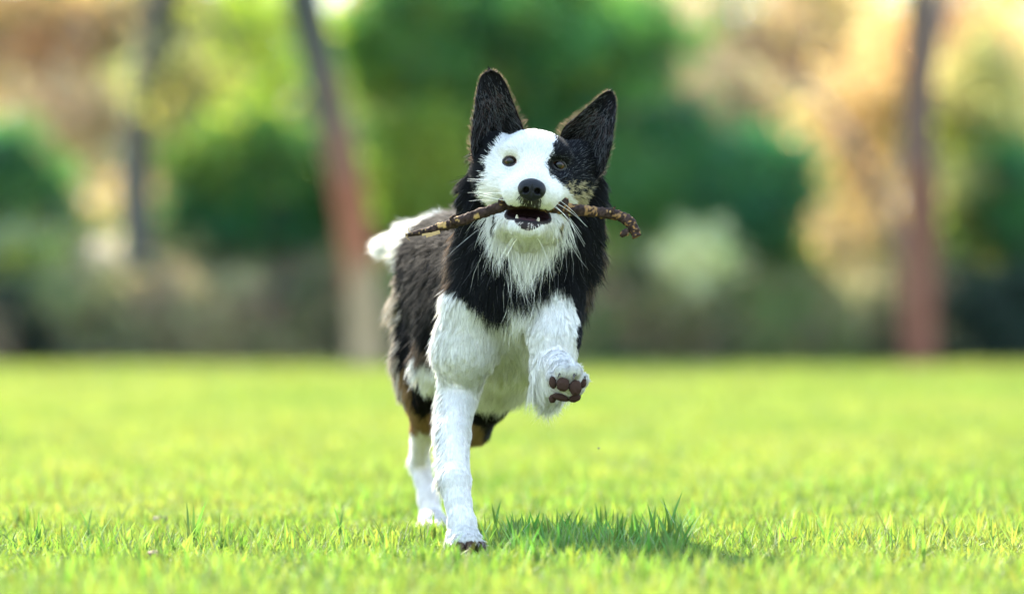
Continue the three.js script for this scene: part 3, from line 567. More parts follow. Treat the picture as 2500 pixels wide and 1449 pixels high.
// ---- eyes ----
const eyeMat = new THREE.MeshPhysicalMaterial({ vertexColors: true, roughness: 0.03, specularIntensity: 0.75 });
const lidMat = [std(0.009, 0.006, 0.006, 0.5), std(0.008, 0.007, 0.007, 0.4)];
eyeSpots.forEach((c, k) => {
  const g = new THREE.SphereGeometry(EYE_R, 40, 32); g.rotateX(Math.PI / 2); const p = g.attributes.position, col = [];
  const look = V(0.02 - (k ? 0.16 : -0.12), -0.05, 1).normalize();
  for (let i = 0; i < p.count; i++) {
    const d = V(p.getX(i), p.getY(i), p.getZ(i)).normalize(), a = Math.acos(clamp(d.dot(look), -1, 1)), n = vnoise(d.x * 30, d.y * 30, d.z * 8, 71);
    if (a < 0.47) col.push(0.003, 0.003, 0.004); else if (a < 0.74) { const v = 1 + 0.35 * n; col.push(0.032 * v, 0.012 * v, 0.006 * v); } else if (a < 0.84) col.push(0.012, 0.008, 0.008); else col.push(0.05, 0.035, 0.032);
  }
  g.setAttribute('color', new THREE.BufferAttribute(new Float32Array(col), 3));
  g.rotateZ(ROLL); const w = h2w(c.x, c.y, c.z); g.translate(w.x, w.y, w.z);
  const e = mesh('eye', local(g), eyeMat, dog);
  const s = k ? 1 : -1, ring = []; for (let i = 0; i < 28; i++) { const a = i / 28 * 2 * Math.PI, u = Math.cos(a) * 0.0096, v = Math.sin(a) * 0.0070 * (1 - 0.25 * Math.abs(Math.cos(a)) ** 3) + u * s * -0.16, z = Math.sqrt(Math.max(1e-8, (EYE_R + 0.0003) ** 2 - u * u - v * v)); ring.push(h2w(c.x + u, c.y + v, c.z + z)); }
  mesh('eyelid', local(new THREE.TubeGeometry(new THREE.CatmullRomCurve3(ring, true), 64, 0.0016, 7, true)), lidMat[k], e);
});
// ---- nose ----
{
  const main = [ell(H(0, -0.0385, 0.088), 0.0185, 0.0145, 0.0125), ell(H(0, -0.0465, 0.087), 0.0125, 0.010, 0.010), ...both(s => ell(H(s * 0.0105, -0.040, 0.0895), 0.0085, 0.0095, 0.0095))];
  const cut = both(s => [cap(H(s * 0.0082, -0.0420, 0.104), H(s * 0.0078, -0.0410, 0.086), 0.0048, 0.0036), cap(H(s * 0.0095, -0.0450, 0.100), H(s * 0.0165, -0.0475, 0.096), 0.0020, 0.0012)]).flat();
  const f = (x, y, z) => { let d = union(main, x, y, z, 0.006); d = smax(d, -union(cut, x, y, z, 0.002), 0.0015); d = smax(d, -(Math.hypot(x, (z - 0.1005) * 0.9) - 0.0012 - 0.0006 * smooth(-0.03, -0.05, y)), 0.0012); return d + 0.00018 * vnoise(x * 1400, y * 1400, z * 1400, 73); };
  const S = skin(f, [-0.024, -0.060, 0.07], [0.024, -0.020, 0.108], 0.0009), g = geom(S.pos, S.nor, null, S.idx);
  g.rotateZ(ROLL); g.translate(EYES.x, EYES.y, EYES.z); mesh('nose', local(g), std(0.0055, 0.0062, 0.0085, 0.5, { specularIntensity: 0.32 }), dog);
}
// ---- mouth ----
{
  const put = g => { g.rotateZ(ROLL); g.translate(EYES.x, EYES.y, EYES.z); return local(g); };
  const f = (x, y, z) => smin(union([ell(H(-0.002, -0.0835, 0.030), 0.017, 0.0045, 0.032)], x, y, z, 0.004), 9, 0.001) + 0.0012 * Math.exp(-((x + 0.002) ** 2) / 6e-6);
  const S = skin(f, [-0.025, -0.092, -0.01], [0.022, -0.074, 0.066], 0.0013); mesh('tongue', put(geom(S.pos, S.nor, null, S.idx)), std(0.055, 0.022, 0.032, 0.45), dog);
  const tooth = (x, y, z, h, r, lean, name, dn = 1) => { const g = new THREE.LatheGeometry([[r, 0], [r * 1.02, h * 0.25], [r * 0.8, h * 0.6], [r * 0.4, h * 0.9], [0.0001, h]].map(a => new THREE.Vector2(...a)), 10); g.rotateZ(lean); if (dn < 0) g.rotateX(Math.PI); g.translate(x, y, z); mesh(name, put(g), std(0.38, 0.34, 0.25, 0.35), dog); };
  tooth(-0.0165, -0.0835, 0.055, 0.0068, 0.0024, 0.12, 'canine_tooth'); tooth(0.0135, -0.0835, 0.055, 0.0062, 0.0024, -0.12, 'canine_tooth');
}
// ---- whiskers ----
{
  seed = 77; const m = std(0.75, 0.74, 0.70, 0.4);
  const list = [];
  for (let i = 0; i < 9; i++) list.push([-1, rr(0.018, 0.030), rr(-0.060, -0.040), rr(0.040, 0.066), rr(0.035, 0.075), rr(-0.2, 0.5)]);
  for (let i = 0; i < 6; i++) list.push([1, rr(0.018, 0.030), rr(-0.060, -0.040), rr(0.040, 0.066), rr(0.035, 0.085), rr(0.3, 1.3)]);
  for (let i = 0; i < 6; i++) list.push([rnd() < 0.5 ? -1 : 1, rr(0.004, 0.015), rr(-0.104, -0.098), rr(0.03, 0.05), rr(0.025, 0.045), 2.0]);
  for (let i = 0; i < 3; i++) list.push([-1, 0.062, rr(-0.035, -0.03), rr(-0.01, 0), rr(0.03, 0.04), 0.05]);
  for (const [s, x, y, z, L, drop] of list) {
    const d = V(s, -drop * 0.35, 0.15).normalize(), p = [0, 0.33, 0.66, 1].map(t => { const q = V(x * s, y, z).addScaledVector(d, L * t); q.y -= drop * L * 0.45 * t * t; q.z -= L * 0.25 * t * t; return h2w(q.x, q.y, q.z); });
    mesh('whisker', local(tube(p, [0.00025, 0.00022, 0.00016, 0.00008], 5, { sub: 4 })), m, dog);
  }
}
// ---- pads and claws ----
{
  const padMat = std(0.036, 0.020, 0.015, 1, { specularIntensity: 0.2 });
  for (const k of ['reach', 'stand']) for (const [u, v, d, ra, rb, tilt] of padSpots[k]) {
    const c = at(u, v, d + 0.003), g = new THREE.SphereGeometry(1, 28, 20); g.scale(ra / PX, rb / PX, 0.0062); g.rotateZ(tilt);
    const p = g.attributes.position; for (let i = 0; i < p.count; i++) { const n = 1 + 0.10 * vnoise(p.getX(i) * 380 + u, p.getY(i) * 380, p.getZ(i) * 380, 81) + 0.06 * vnoise(p.getX(i) * 1100 + v, p.getY(i) * 1100, p.getZ(i) * 1100, 82); p.setXYZ(i, p.getX(i) * n, p.getY(i) * n, p.getZ(i) * n); }
    g.computeVertexNormals(); g.translate(c.x, c.y, c.z); mesh('paw_pad', local(g), padMat, dog);
  }
  const clawMat = std(0.03, 0.022, 0.02, 0.4);
  const claw = (a, b, r) => mesh('claw', local(tube([a, a.clone().lerp(b, 0.5).add(V(0, 0.0012, 0)), b], [r, r * 0.75, 0.0004], 8)), clawMat, dog);
  claw(at(1371, 908, 7.886), at(1362, 921, 7.879), 0.0022); claw(at(1408, 906, 7.887), at(1399, 926, 7.878), 0.0034); claw(at(1349, 917, 7.895), at(1344, 925, 7.888), 0.0018); claw(at(1426, 918, 7.896), at(1430, 926, 7.889), 0.0018);
  for (const u of [1102, 1121, 1149, 1168]) claw(at(u, 1328, 7.95), at(u, 1335, 7.938), 0.0022);
}

// ───────────────────────── the stick ─────────────────────────
{
  const S = at(1292, 496, 7.965), st = thing('stick', S, 'crooked brown stick with peeling bark held across the mouth of the dog', 'stick'), L = g => g.translate(-S.x, -S.y, -S.z);
  const bark = (q, t, nz, a, end) => {
    const n1 = vnoise(q.x * 160, q.y * 160, q.z * 160, 91), n2 = vnoise(q.x * 420, q.y * 420, q.z * 420, 92), bare = end || (t > 0.02 && t < 0.32 && vnoise(q.x * 60, q.y * 150, q.z * 150, 93) + 0.4 * n2 > 0.28) || (t > 0.55 && n1 + 0.8 * n2 > 0.42);
    if (bare) return t > 0.55 ? [0.15 + 0.1 * n2, 0.085 + 0.05 * n2, 0.038] : [0.27 + 0.12 * n2, 0.17 + 0.08 * n2, 0.075];
    const v = 1.1 + 0.95 * n2; return [0.026 * v, 0.0155 * v, 0.0125 * v];
  };
  const mat = new THREE.MeshPhysicalMaterial({ vertexColors: true, roughness: 0.9, specularIntensity: 0.25 });
  mesh('branch', L(tube(stickPts, stickR, 20, { noise: 0.2, freq: 240, color: bark, sub: 26 })), mat, st);
  const stub = (pts, r) => mesh('twig_stub', L(tube(pts.map(p => at(...p)), r, 9, { noise: 0.25, freq: 300, color: bark, sub: 5 })), mat, st);
  stub([[1372, 508, 7.958], [1380, 494, 7.952], [1384, 484, 7.95]], [0.0075, 0.0055, 0.0035]);
  stub([[1228, 503, 7.962], [1222, 490, 7.957], [1226, 483, 7.955]], [0.005, 0.004, 0.002]);
  stub([[1378, 520, 7.955], [1386, 532, 7.95], [1388, 540, 7.948]], [0.004, 0.0025, 0.001]);
  stub([[1490, 520, 7.953], [1497, 510, 7.952], [1503, 504, 7.951]], [0.003, 0.002, 0.0008]);
  stub([[1532, 566, 7.95], [1522, 570, 7.947], [1516, 577, 7.946]], [0.006, 0.005, 0.0025]);
  stub([[1108, 545, 7.96], [1102, 532, 7.958], [1112, 524, 7.957]], [0.004, 0.003, 0.001]);
  const pale = std(0.34, 0.23, 0.11, 0.9, { specularIntensity: 0.3 });
  for (const [a, b, r] of [[[1074, 566], [1040, 576], 0.0024], [[1066, 568], [1030, 573], 0.0015]]) {
    const p = at(...a, 7.961), q = at(...b, 7.960), g = new THREE.BoxGeometry(p.distanceTo(q), r * 2, r, 8, 1, 1), P = g.attributes.position; for (let i = 0; i < P.count; i++) P.setY(i, P.getY(i) + 0.0008 * vnoise(P.getX(i) * 300, P.getZ(i) * 300, r * 1e4, 94)); g.computeVertexNormals();
    g.rotateZ(Math.atan2(p.y - q.y, p.x - q.x)); g.translate((p.x + q.x) / 2, (p.y + q.y) / 2, p.z); mesh('splinter', L(g), pale, st);
  }
  for (const pts of [[[1000, 571], [992, 578], [1000, 586]], [[994, 572], [986, 566], [983, 572]], [[1002, 568], [996, 558], [1002, 551]]]) mesh('bark_fibre', L(tube(pts.map(p => at(...p, 7.973)), [0.0008, 0.0006, 0.0003], 5)), pale, st);
}

// ───────────────────────── woodland behind the lawn ─────────────────────────
function sprig(n, R, leaf, sd) {
  seed = sd; const pos = [], nor = [], idx = [];
  for (let i = 0; i < n; i++) {
    const c = V(gauss(), gauss(), gauss()).multiplyScalar(R), d = V(gauss(), gauss() - 0.3, gauss()).normalize(), s = V(gauss(), gauss(), gauss()).cross(d).normalize(), nn = d.clone().cross(s), l = leaf * rr(0.7, 1.2), w = l * rr(0.28, 0.4), b = pos.length / 3;
    for (const [p, q, u] of [[0, 0, 0], [0.45, 1, 0.1], [0.45, -1, 0.1], [1, 0, -0.1]]) { const v = c.clone().addScaledVector(d, p * l).addScaledVector(s, q * w).addScaledVector(nn, u * l); pos.push(v.x, v.y, v.z); nor.push(nn.x, nn.y, nn.z); }
    idx.push(b, b + 2, b + 1, b + 1, b + 2, b + 3);
  }
  return geom(pos, nor, null, idx);
}
const thinLeafMat = new THREE.MeshPhysicalMaterial({ color: 0xffffff, roughness: 0.95, transmission: 0.66, thickness: 0, side: THREE.DoubleSide, specularIntensity: 0.4 });
const leafMat = new THREE.MeshPhysicalMaterial({ color: 0xffffff, roughness: 0.95, transmission: 0.5, thickness: 0, side: THREE.DoubleSide, specularIntensity: 0.4 });
const sprigs = [sprig(9, 0.10, 0.085, 201), sprig(9, 0.07, 0.06, 202)];
// foliage filling ellipsoids: [x, y, z, rx, ry, rz, copies], tinted from a palette, in uneven clumps
function foliage(name, parent, origin, blobs, palette, kind = 0, size = 1, airy = false, spread = 1) {
  const list = [], per = airy ? 9 : 26;
  for (const [c, rx, ry, rz, n, pal] of blobs) {
    const clumps = Math.max(3, Math.round(n * (airy ? 0.48 : 1) / per));
    for (let k = 0; k < clumps; k++) {
      let x, y, z; do { x = rr(-1, 1); y = rr(-1, 1); z = rr(-1, 1); } while (x * x + y * y + z * z > 1);
      const C = V(c.x + x * rx, c.y + y * ry, c.z + z * rz), r = ((airy ? 0.24 : 0.16) + 0.24 * rnd()) * 0.68 * spread, P = pal || palette, tone = P[Math.floor(rnd() * P.length)], v = rr(0.7, 1.3);
      for (let i = 0; i < per; i++) list.push([C.x + gauss() * r, Math.max(0.03, C.y + gauss() * r * 0.7), C.z + gauss() * r, tone.map(t => t * v * rr(0.85, 1.15))]);
    }
  }
  const m = new THREE.InstancedMesh(sprigs[kind], airy ? thinLeafMat : leafMat, list.length), M = new THREE.Matrix4(), q = new THREE.Quaternion(), e = new THREE.Euler(), col = new THREE.Color();
  list.forEach(([x, y, z, c], i) => { e.set(rr(0, 6.3), rr(0, 6.3), rr(0, 6.3)); q.setFromEuler(e); const s = size * 0.72 * rr(0.75, 1.3); M.compose(V(x - origin.x, y - origin.y, z - origin.z), q, V(s, s, s)); m.setMatrixAt(i, M); m.setColorAt(i, col.setRGB(...c)); });
  m.name = parent === scene ? numbered(name) : name; m.castShadow = m.receiveShadow = true; parent.add(m); m.userData.kind = 'stuff'; return m;
}
const GREEN = [[0.085, 0.24, 0.045], [0.115, 0.26, 0.045], [0.065, 0.21, 0.050]], DEEP = [[0.028, 0.15, 0.042], [0.038, 0.165, 0.036], [0.022, 0.135, 0.055]], LIME = [[0.24, 0.33, 0.035], [0.28, 0.34, 0.035], [0.17, 0.29, 0.035]], OLIVE = [[0.22, 0.24, 0.08], [0.26, 0.25, 0.095], [0.18, 0.23, 0.08]], AUTUMN = [[0.48, 0.35, 0.15], [0.52, 0.38, 0.19], [0.46, 0.37, 0.13], [0.42, 0.30, 0.15]], ORANGE = [[0.54, 0.34, 0.14], [0.52, 0.37, 0.15], [0.48, 0.30, 0.15]], DRY = [[0.35, 0.30, 0.17], [0.30, 0.29, 0.14], [0.24, 0.28, 0.11]], PALE = [[0.34, 0.34, 0.22], [0.30, 0.33, 0.19]];
const barkMat = new THREE.MeshStandardMaterial({ vertexColors: true, roughness: 0.95 });
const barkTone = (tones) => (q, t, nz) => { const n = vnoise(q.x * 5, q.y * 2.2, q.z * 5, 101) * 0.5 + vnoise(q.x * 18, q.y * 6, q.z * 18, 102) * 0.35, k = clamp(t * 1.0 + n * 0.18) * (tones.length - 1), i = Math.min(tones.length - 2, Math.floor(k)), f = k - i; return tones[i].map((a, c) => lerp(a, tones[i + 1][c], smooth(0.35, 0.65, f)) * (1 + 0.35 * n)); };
const NEAR = 0.68, at2 = (px, py, d) => at(px, py, d * NEAR);         // the wood's edge stands 33 m away
function tree(name, label, trunkPts, radii, tones, blobs, palette, limbs = 5, kind = 0, airy = false, group = 'trees behind the lawn') {
  const base = at2(...trunkPts[0]); base.y = 0;
  radii = radii.map(r => r * NEAR);
  const T = thing(name, base, label, 'tree', group), pts = trunkPts.map(p => at2(...p)); pts[0].y = -0.05;
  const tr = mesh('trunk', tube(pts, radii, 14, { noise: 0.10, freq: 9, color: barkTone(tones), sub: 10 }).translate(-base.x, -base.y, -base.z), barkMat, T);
  for (let i = 0; i < limbs; i++) {
    const b = blobs[i % blobs.length][0], k = Math.min(pts.length - 1, 1 + Math.floor(rnd() * (pts.length - 1))), s = pts[k].clone(), e = V(b.x + rr(-0.6, 0.6), b.y + rr(-0.1, 0.5), b.z + rr(-0.5, 0.5)), m = s.clone().lerp(e, 0.5).add(V(0, 0.25, 0)), r = radii[k] * 0.42;
    mesh('limb', tube([s, m, e], [r, r * 0.65, 0.012], 8, { noise: 0.1, freq: 9, color: barkTone(tones.slice(-2).length > 1 ? tones.slice(-2) : [tones[0], tones[0]]), sub: 6 }).translate(-base.x, -base.y, -base.z), barkMat, tr);
  }
  foliage('crown', T, base, blobs, palette, kind, airy ? 1.1 : 1, airy);
  return T;
}
const B = (px, py, d, rx, ry, n, pal, rz) => { const s = d * NEAR / F; return [at2(px, py, d), rx * s, ry * s, rz ? rz * NEAR : Math.max(0.26, Math.min(1.05, rx * s * 0.7)), n, pal]; };
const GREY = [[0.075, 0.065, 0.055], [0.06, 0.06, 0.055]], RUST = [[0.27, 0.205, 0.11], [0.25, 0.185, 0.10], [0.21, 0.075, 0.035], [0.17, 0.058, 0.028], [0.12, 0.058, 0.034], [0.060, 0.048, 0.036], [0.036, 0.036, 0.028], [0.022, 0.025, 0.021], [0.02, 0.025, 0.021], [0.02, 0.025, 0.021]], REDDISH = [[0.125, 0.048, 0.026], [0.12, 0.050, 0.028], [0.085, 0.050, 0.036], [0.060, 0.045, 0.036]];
seed = 3001;
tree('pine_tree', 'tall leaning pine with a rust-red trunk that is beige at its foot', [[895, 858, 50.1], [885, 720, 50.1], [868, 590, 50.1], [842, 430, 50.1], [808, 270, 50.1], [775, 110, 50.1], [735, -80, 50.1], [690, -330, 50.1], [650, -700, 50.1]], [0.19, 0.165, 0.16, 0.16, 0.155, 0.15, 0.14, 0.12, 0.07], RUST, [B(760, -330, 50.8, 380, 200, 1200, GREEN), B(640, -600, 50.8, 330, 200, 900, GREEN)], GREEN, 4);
seed = 3002;
tree('evergreen_tree', 'broad dark green tree with dense leaves behind the head of the dog', [[1180, 868, 53], [1190, 500, 53], [1210, 100, 53], [1230, -400, 53]], [0.22, 0.19, 0.16, 0.08], GREY, [B(1260, 130, 52.6, 420, 190, 2600, [...GREEN, ...GREEN, ...DEEP, LIME[2]]), B(1150, 430, 52.4, 300, 200, 1900, [...GREEN, ...DEEP]), B(1480, 330, 52.4, 200, 200, 1300, [...GREEN, ...DEEP]), B(1250, -220, 53, 460, 190, 1100), B(990, 470, 51.4, 60, 90, 260, [...LIME, LIME[1]], 0.25), B(1060, 350, 51.5, 60, 60, 160, [LIME[2], LIME[0], ...GREEN], 0.25), B(980, 110, 51.6, 150, 110, 560, [...GREEN, LIME[0], LIME[2]], 0.4)], [...GREEN, ...DEEP], 6);  // small lime blobs paint sunlit leaf clumps into the dark crown
seed = 3003;
tree('evergreen_tree', 'rounded blue-green tree with low dark foliage beside the autumn trees', [[1820, 862, 52], [1825, 640, 52], [1835, 420, 52]], [0.12, 0.10, 0.05], GREY, [B(1860, 470, 51.2, 95, 140, 1200, DEEP), B(1690, 440, 51.8, 130, 130, 900, [...GREEN, ...DEEP]), B(1560, 480, 51.8, 110, 110, 700, GREEN)], DEEP, 4, 1);
seed = 3004;
tree('evergreen_tree', 'dense dark green tree between the grey trunk and the leaning pine', [[590, 862, 52.5], [588, 640, 52.5], [580, 420, 52.5]], [0.13, 0.11, 0.05], GREY, [B(650, 500, 52, 140, 120, 1500, DEEP), B(520, 560, 52.2, 110, 80, 700, DEEP), B(560, 370, 51.7, 140, 100, 800, [...GREEN, LIME[2], LIME[0]], 0.4), B(760, 480, 52.3, 70, 130, 600, DEEP)], DEEP, 4, 1);
seed = 3005;
tree('lime_tree', 'yellow-green leafy tree overhanging the leaning pine', [[560, 866, 56], [565, 400, 56], [600, 0, 56], [620, -400, 56]], [0.13, 0.12, 0.10, 0.06], GREY, [B(630, 110, 51.4, 100, 120, 300, [[0.42, 0.5, 0.06], [0.36, 0.44, 0.05], [0.3, 0.42, 0.05]], 0.3), B(450, 90, 57, 170, 130, 900, [[0.15, 0.14, 0.08], [0.17, 0.15, 0.09], [0.13, 0.135, 0.06]]), B(500, 280, 56.5, 120, 80, 600, [...OLIVE, [0.20, 0.19, 0.09]]), B(600, -180, 56, 280, 120, 350)], LIME, 5, 0, true);
seed = 3006;
tree('bare_trunk_tree', 'slim dark grey trunk standing among thin olive leaves', [[345, 862, 51.4], [340, 640, 51.4], [330, 420, 51.4], [345, 220, 51.4], [385, 20, 51.4], [430, -300, 51.4]], [0.17, 0.155, 0.15, 0.13, 0.10, 0.05], [[0.055, 0.052, 0.045], [0.060, 0.053, 0.043]], [B(415, 212, 51.0, 8, 8, 18, [[0.30, 0.27, 0.06]], 0.1), B(430, 190, 53, 90, 120, 300, [...OLIVE, [0.24, 0.22, 0.10]]), B(370, -200, 52.5, 220, 110, 250)], OLIVE, 4, 0, true);  // the tiny yellow blob is a sunlit leaf spot put in by colour
seed = 3007;
tree('autumn_tree', 'tan and orange autumn tree at the edge of the wood beside the dark bush', [[120, 866, 57], [125, 500, 57], [140, 100, 57], [150, -300, 57]], [0.15, 0.13, 0.11, 0.06], GREY, [B(20, 20, 57, 120, 70, 300, AUTUMN), B(110, 140, 56.5, 130, 120, 480, ORANGE), B(270, 70, 57.5, 160, 120, 700, AUTUMN), B(200, 270, 55, 150, 80, 380, [[0.50, 0.40, 0.18], [0.48, 0.36, 0.2]], 0.4), B(-40, 90, 57, 130, 130, 400, [...AUTUMN, ...OLIVE]), B(120, -200, 57, 300, 120, 350)], AUTUMN, 5, 0, true);
seed = 3008;
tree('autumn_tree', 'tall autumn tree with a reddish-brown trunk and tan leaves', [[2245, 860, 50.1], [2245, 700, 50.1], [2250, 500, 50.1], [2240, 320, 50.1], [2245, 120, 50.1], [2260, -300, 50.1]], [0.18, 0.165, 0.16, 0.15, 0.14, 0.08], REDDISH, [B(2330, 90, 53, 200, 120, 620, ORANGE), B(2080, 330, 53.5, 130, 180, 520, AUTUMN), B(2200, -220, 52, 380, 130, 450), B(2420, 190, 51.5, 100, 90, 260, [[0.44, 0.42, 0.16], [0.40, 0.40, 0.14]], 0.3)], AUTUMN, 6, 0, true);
seed = 3009;
tree('autumn_tree', 'pale beige autumn tree behind the rounded blue-green tree', [[1950, 868, 60], [1950, 500, 60], [1920, 150, 60], [1900, -300, 60]], [0.16, 0.14, 0.12, 0.06], GREY, [B(2040, -20, 58, 120, 60, 250, AUTUMN), B(1800, 110, 59, 200, 110, 700, [[0.36, 0.29, 0.19], [0.33, 0.26, 0.16], [0.30, 0.23, 0.13]]), B(2010, 200, 59.5, 160, 160, 600, AUTUMN), B(1770, 240, 56, 150, 80, 360, [[0.17, 0.15, 0.08], [0.16, 0.15, 0.075], [0.19, 0.155, 0.09]], 0.8), B(2090, 590, 59, 120, 110, 600, AUTUMN), B(1900, -180, 60, 330, 110, 350)], AUTUMN, 5, 0, true);
seed = 3010;
tree('olive_green_tree', 'light olive-green tree standing beyond the reddish autumn trunk', [[2400, 864, 56], [2400, 500, 56], [2410, 200, 56]], [0.12, 0.10, 0.06], GREY, [B(2400, 330, 53, 120, 120, 700, [...OLIVE, ...LIME], 0.5), B(2385, 500, 51.6, 70, 110, 420, [...LIME, ...LIME, ...OLIVE], 0.3), B(2420, -120, 56, 220, 120, 250)], OLIVE, 4, 0, true);
// shrubs, each with its stems
function shrub(label, px, d, blobs, palette, kind = 1, name = 'shrub', cat = 'shrub', group = 'shrubs along the edge of the lawn') {
  const base = at2(px, 860, d); base.y = 0; const T = thing(name, base, label, cat, group), top = blobs[0][0];
  for (let i = 0; i < 4; i++) mesh('stem', tube([V(rr(-0.1, 0.1), -0.02, rr(-0.1, 0.1)), V(rr(-0.25, 0.25), top.y * 0.5, rr(-0.2, 0.2)), V(rr(-0.5, 0.5) + top.x - base.x, top.y + rr(0, 0.2), rr(-0.3, 0.3))], [0.025, 0.018, 0.008], 6, { color: barkTone(GREY) }), barkMat, T);
  foliage('leaves', T, base, blobs, palette, kind, 1, palette === PALE || palette === LIME || palette === OLIVE, 0.7); return T;
}
seed = 3101;
shrub('large dark green bush in front of the orange autumn tree', 20, 52, [B(15, 430, 52, 130, 130, 1200, [...DEEP, ...GREEN]), B(-120, 520, 52, 120, 120, 500, DEEP)], DEEP);
shrub('dark green bush at the end of the hedge beyond the olive-green tree', 2490, 52, [B(2500, 480, 51.2, 60, 140, 800, DEEP), B(2560, 620, 52, 90, 140, 500, DEEP)], DEEP);
shrub('white flowering bush in front of the thin grey trunk', 255, 51.4, [B(255, 632, 51.4, 26, 24, 110, [[0.55, 0.50, 0.45], [0.5, 0.46, 0.42], [0.3, 0.32, 0.2]])], PALE);
shrub('pale grey-green bush beside the foot of the leaning pine', 735, 52, [B(735, 640, 52, 55, 50, 260, [[0.22, 0.24, 0.15], [0.19, 0.22, 0.13]])], PALE);
shrub('pale yellow-green bush, sunlight put into its leaf colour, below the rounded blue-green tree', 1700, 51.5, [B(1700, 635, 50.6, 70, 45, 300, [[0.74, 0.74, 0.46], [0.70, 0.72, 0.38], [0.62, 0.68, 0.30]])], PALE);  // sunshine painted into the leaf palette; trees behind it block the sun
shrub('bright green low bush left of the white flowering bush', 60, 53, [B(60, 620, 51.2, 110, 55, 420, [...LIME, ...OLIVE, [0.30, 0.36, 0.2]])], GREEN);
shrub('bright green low bush next to the pale yellow-green bush', 1850, 52, [B(1860, 655, 51.5, 100, 45, 420, [...LIME, ...GREEN])], GREEN);
shrub('light green bush behind the shoulder of the dog', 1530, 52, [B(1530, 655, 51.5, 90, 50, 420, [...LIME, ...OLIVE])], LIME);
shrub('low olive bush at the foot of the dense dark green tree', 480, 51.8, [B(470, 660, 51.8, 150, 55, 700, [...OLIVE, ...DRY]), B(620, 680, 51.8, 80, 45, 300, OLIVE)], OLIVE);
shrub('olive bush at the foot of the reddish autumn trunk', 2130, 52.5, [B(2120, 640, 52.5, 130, 60, 600, [...OLIVE, ...DRY, ...AUTUMN])], OLIVE);
shrub('green bush behind the far end of the dark hedge', 2390, 53, [B(2390, 660, 53, 120, 60, 500, [...OLIVE, ...GREEN])], OLIVE);
// two clipped hedges of small dry leaves
function hedge(label, x0, x1, topPx, palettes) {
  const a = at2(x0, 855, 50.9), b = at2(x1, 855, 50.9), base = V((a.x + b.x) / 2, 0, a.z), T = thing('hedge', base, label, 'hedge', 'hedges along the end of the lawn'), blobs = [];
  for (let x = x0; x <= x1; x += 55) { const p = palettes[(x > 2320 || (x > 60 && x < 150)) ? palettes.length - 1 : Math.floor(rnd() * palettes.length)]; for (const [y, f] of [[870, 0.8], [815, 1], [750, 1]]) blobs.push(B(x + rr(-10, 10), y - (y < 780 ? rr(0, topPx) : 0), 50.9 + rr(-0.1, 0.2), 52, 46, f * 190, p, 0.3)); }
  for (let x = x0; x <= x1; x += 70) { const p = at2(x, 855, 51); mesh('stem', tube([V(p.x - base.x, -0.02, 0), V(p.x - base.x + rr(-0.1, 0.1), 0.2, rr(-0.1, 0.1)), V(p.x - base.x + rr(-0.1, 0.1), 0.42, rr(-0.1, 0.1))], [0.022, 0.016, 0.008], 6, { color: barkTone(GREY) }), barkMat, T); }
  foliage('leaves', T, base, blobs, DRY, 1); return T;
}
seed = 3201;
hedge('dry brownish-green low hedge in front of the grey trunk', -140, 830, 20, [DRY, DRY, [[0.38, 0.28, 0.18], [0.34, 0.26, 0.16]], [[0.012, 0.040, 0.026], [0.015, 0.045, 0.024]]]);
hedge('dark green low hedge in front of the reddish autumn trunk', 1000, 2640, 15, [[...DRY, ...GREEN], DRY, [[0.26, 0.22, 0.09], [0.16, 0.24, 0.07]], [[0.24, 0.18, 0.09], [0.20, 0.19, 0.08]], [[0.012, 0.040, 0.022], [0.015, 0.045, 0.022]]]);
// the wood beyond, one mass
seed = 3301;
{
  const blobs = []; const pals = [OLIVE, AUTUMN, GREEN, OLIVE, [...OLIVE, ...AUTUMN]];
  for (let x = -9.8; x <= 9.8; x += 1.0) for (const z of [44, 50]) for (let y = 0.4; y < (z > 47 ? 3.4 : 2.7); y += 0.9) blobs.push([V(x + rr(-0.3, 0.3), y + rr(-0.3, 0.3), -z - rr(0, 3)), 0.85, 0.75, 1.0, 260, pals[Math.floor(rnd() * pals.length)]]);
  const m = foliage('woodland', scene, V(0, 0, 0), blobs, OLIVE, 0, 2.0, true, 1.5); tag(m, 'hazy olive and tan wood closing off the view behind all the trees', 'woodland', null, 'stuff');
}

// the trees on the near side of the park, which the eyes and the nose mirror
seed = 3401;
{
  const blobs = [];
  for (let x = -22; x <= 22; x += 2.2) for (let y = 0.8; y < 5.5; y += 1.5) blobs.push([V(x + rr(-0.6, 0.6), y + rr(-0.4, 0.4), 16 + rr(0, 3)), 1.3, 1.0, 1.2, 120, GREEN]);
  const m = foliage('woodland', scene, V(0, 0, 0), blobs, GREEN, 0, 3.2, false, 2.4); tag(m, 'row of green trees along the near side of the park, opposite the hedges', 'woodland', null, 'stuff');
}

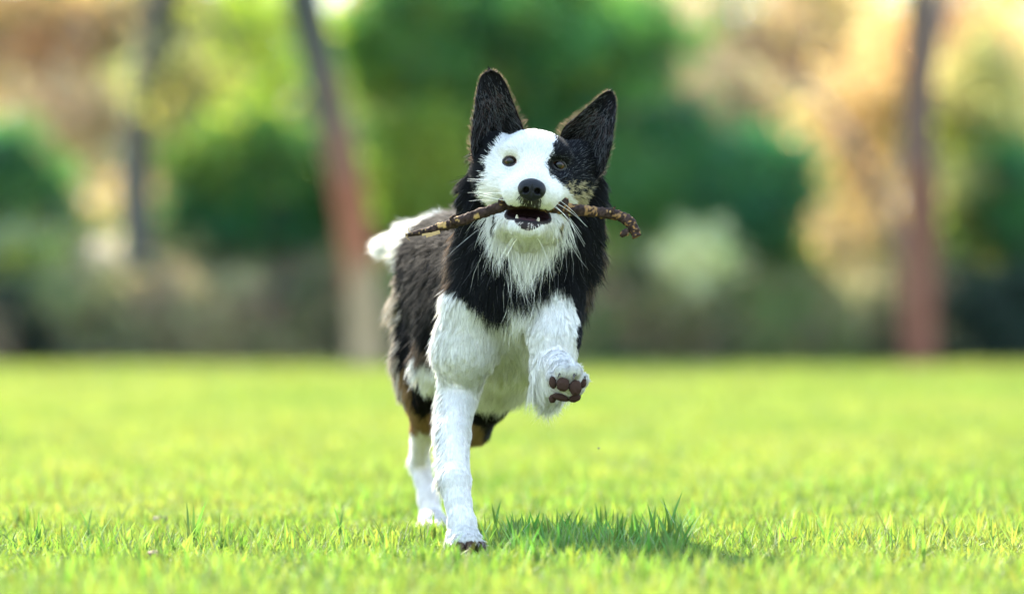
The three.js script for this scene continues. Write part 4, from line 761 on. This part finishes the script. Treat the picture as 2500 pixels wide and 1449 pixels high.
// ───────────────────────── small things on the lawn ─────────────────────────
function curled(name, label, cat, px, py, d, size, tone, group) {
  const p = at(px, py, d); p.y = 0.012; const T = thing(name, p, label, cat, group);
  const g = new THREE.SphereGeometry(1, 22, 16), P = g.attributes.position; for (let i = 0; i < P.count; i++) { const x = P.getX(i), y = P.getY(i), z = P.getZ(i), n = 1 + 0.45 * vnoise(x * 2 + px, y * 2, z * 2, 111) + 0.25 * vnoise(x * 6 + px, y * 6, z * 6, 112); P.setXYZ(i, x * n * size, (y * n * 0.75 + 0.6) * size, z * n * size); }
  g.computeVertexNormals(); mesh('crumb', g, std(...tone, 0.95), T); return T;
}
curled('dirt_clod', 'small dark brown clod of earth sticking out of the grass', 'clod', 392, 1297, 8.75, 0.012, [0.10, 0.075, 0.055], 'clods of earth');
curled('dirt_clod', 'small reddish-brown clod half hidden in front grass', 'clod', 376, 1392, 7.6, 0.009, [0.16, 0.10, 0.07], 'clods of earth');
{
  const p = at(1925, 1362, 7.95); p.y = 0.012; const T = thing('dry_twig', p, 'short dark dry twigs lying in the grass', 'twig');
  for (const [a, b] of [[[-0.02, 0.0, 0], [0.012, 0.016, 0]], [[-0.01, 0.012, 0.004], [0.02, 0.004, 0.002]], [[-0.004, 0.0, 0.002], [-0.008, 0.022, 0]]]) mesh('twig', tube([V(...a), V(...a).lerp(V(...b), 0.5).add(V(0, 0.002, 0)), V(...b)], [0.0018, 0.0016, 0.0008], 7, { noise: 0.2, freq: 300 }), std(0.09, 0.06, 0.045), T);
}
{
  const p = at(1462, 1094, 7.97), T = thing('fly', p, 'tiny dark fly hovering above the lawn', 'insect');
  const g = new THREE.SphereGeometry(0.0012, 10, 8); g.scale(0.8, 1.3, 0.8); mesh('fly_body', g, std(0.02, 0.018, 0.016, 0.5), T);
  const w = std(0.3, 0.3, 0.3, 0.3, { transmission: 0.6 });
  for (const s of [-1, 1]) { const q = new THREE.CircleGeometry(0.001, 8); q.scale(1.3, 0.5, 1); q.rotateZ(s * 0.6); q.translate(s * 0.0013, 0.0008, 0); mesh('wing', q, w, T); }
}
renderer.render(scene, camera);
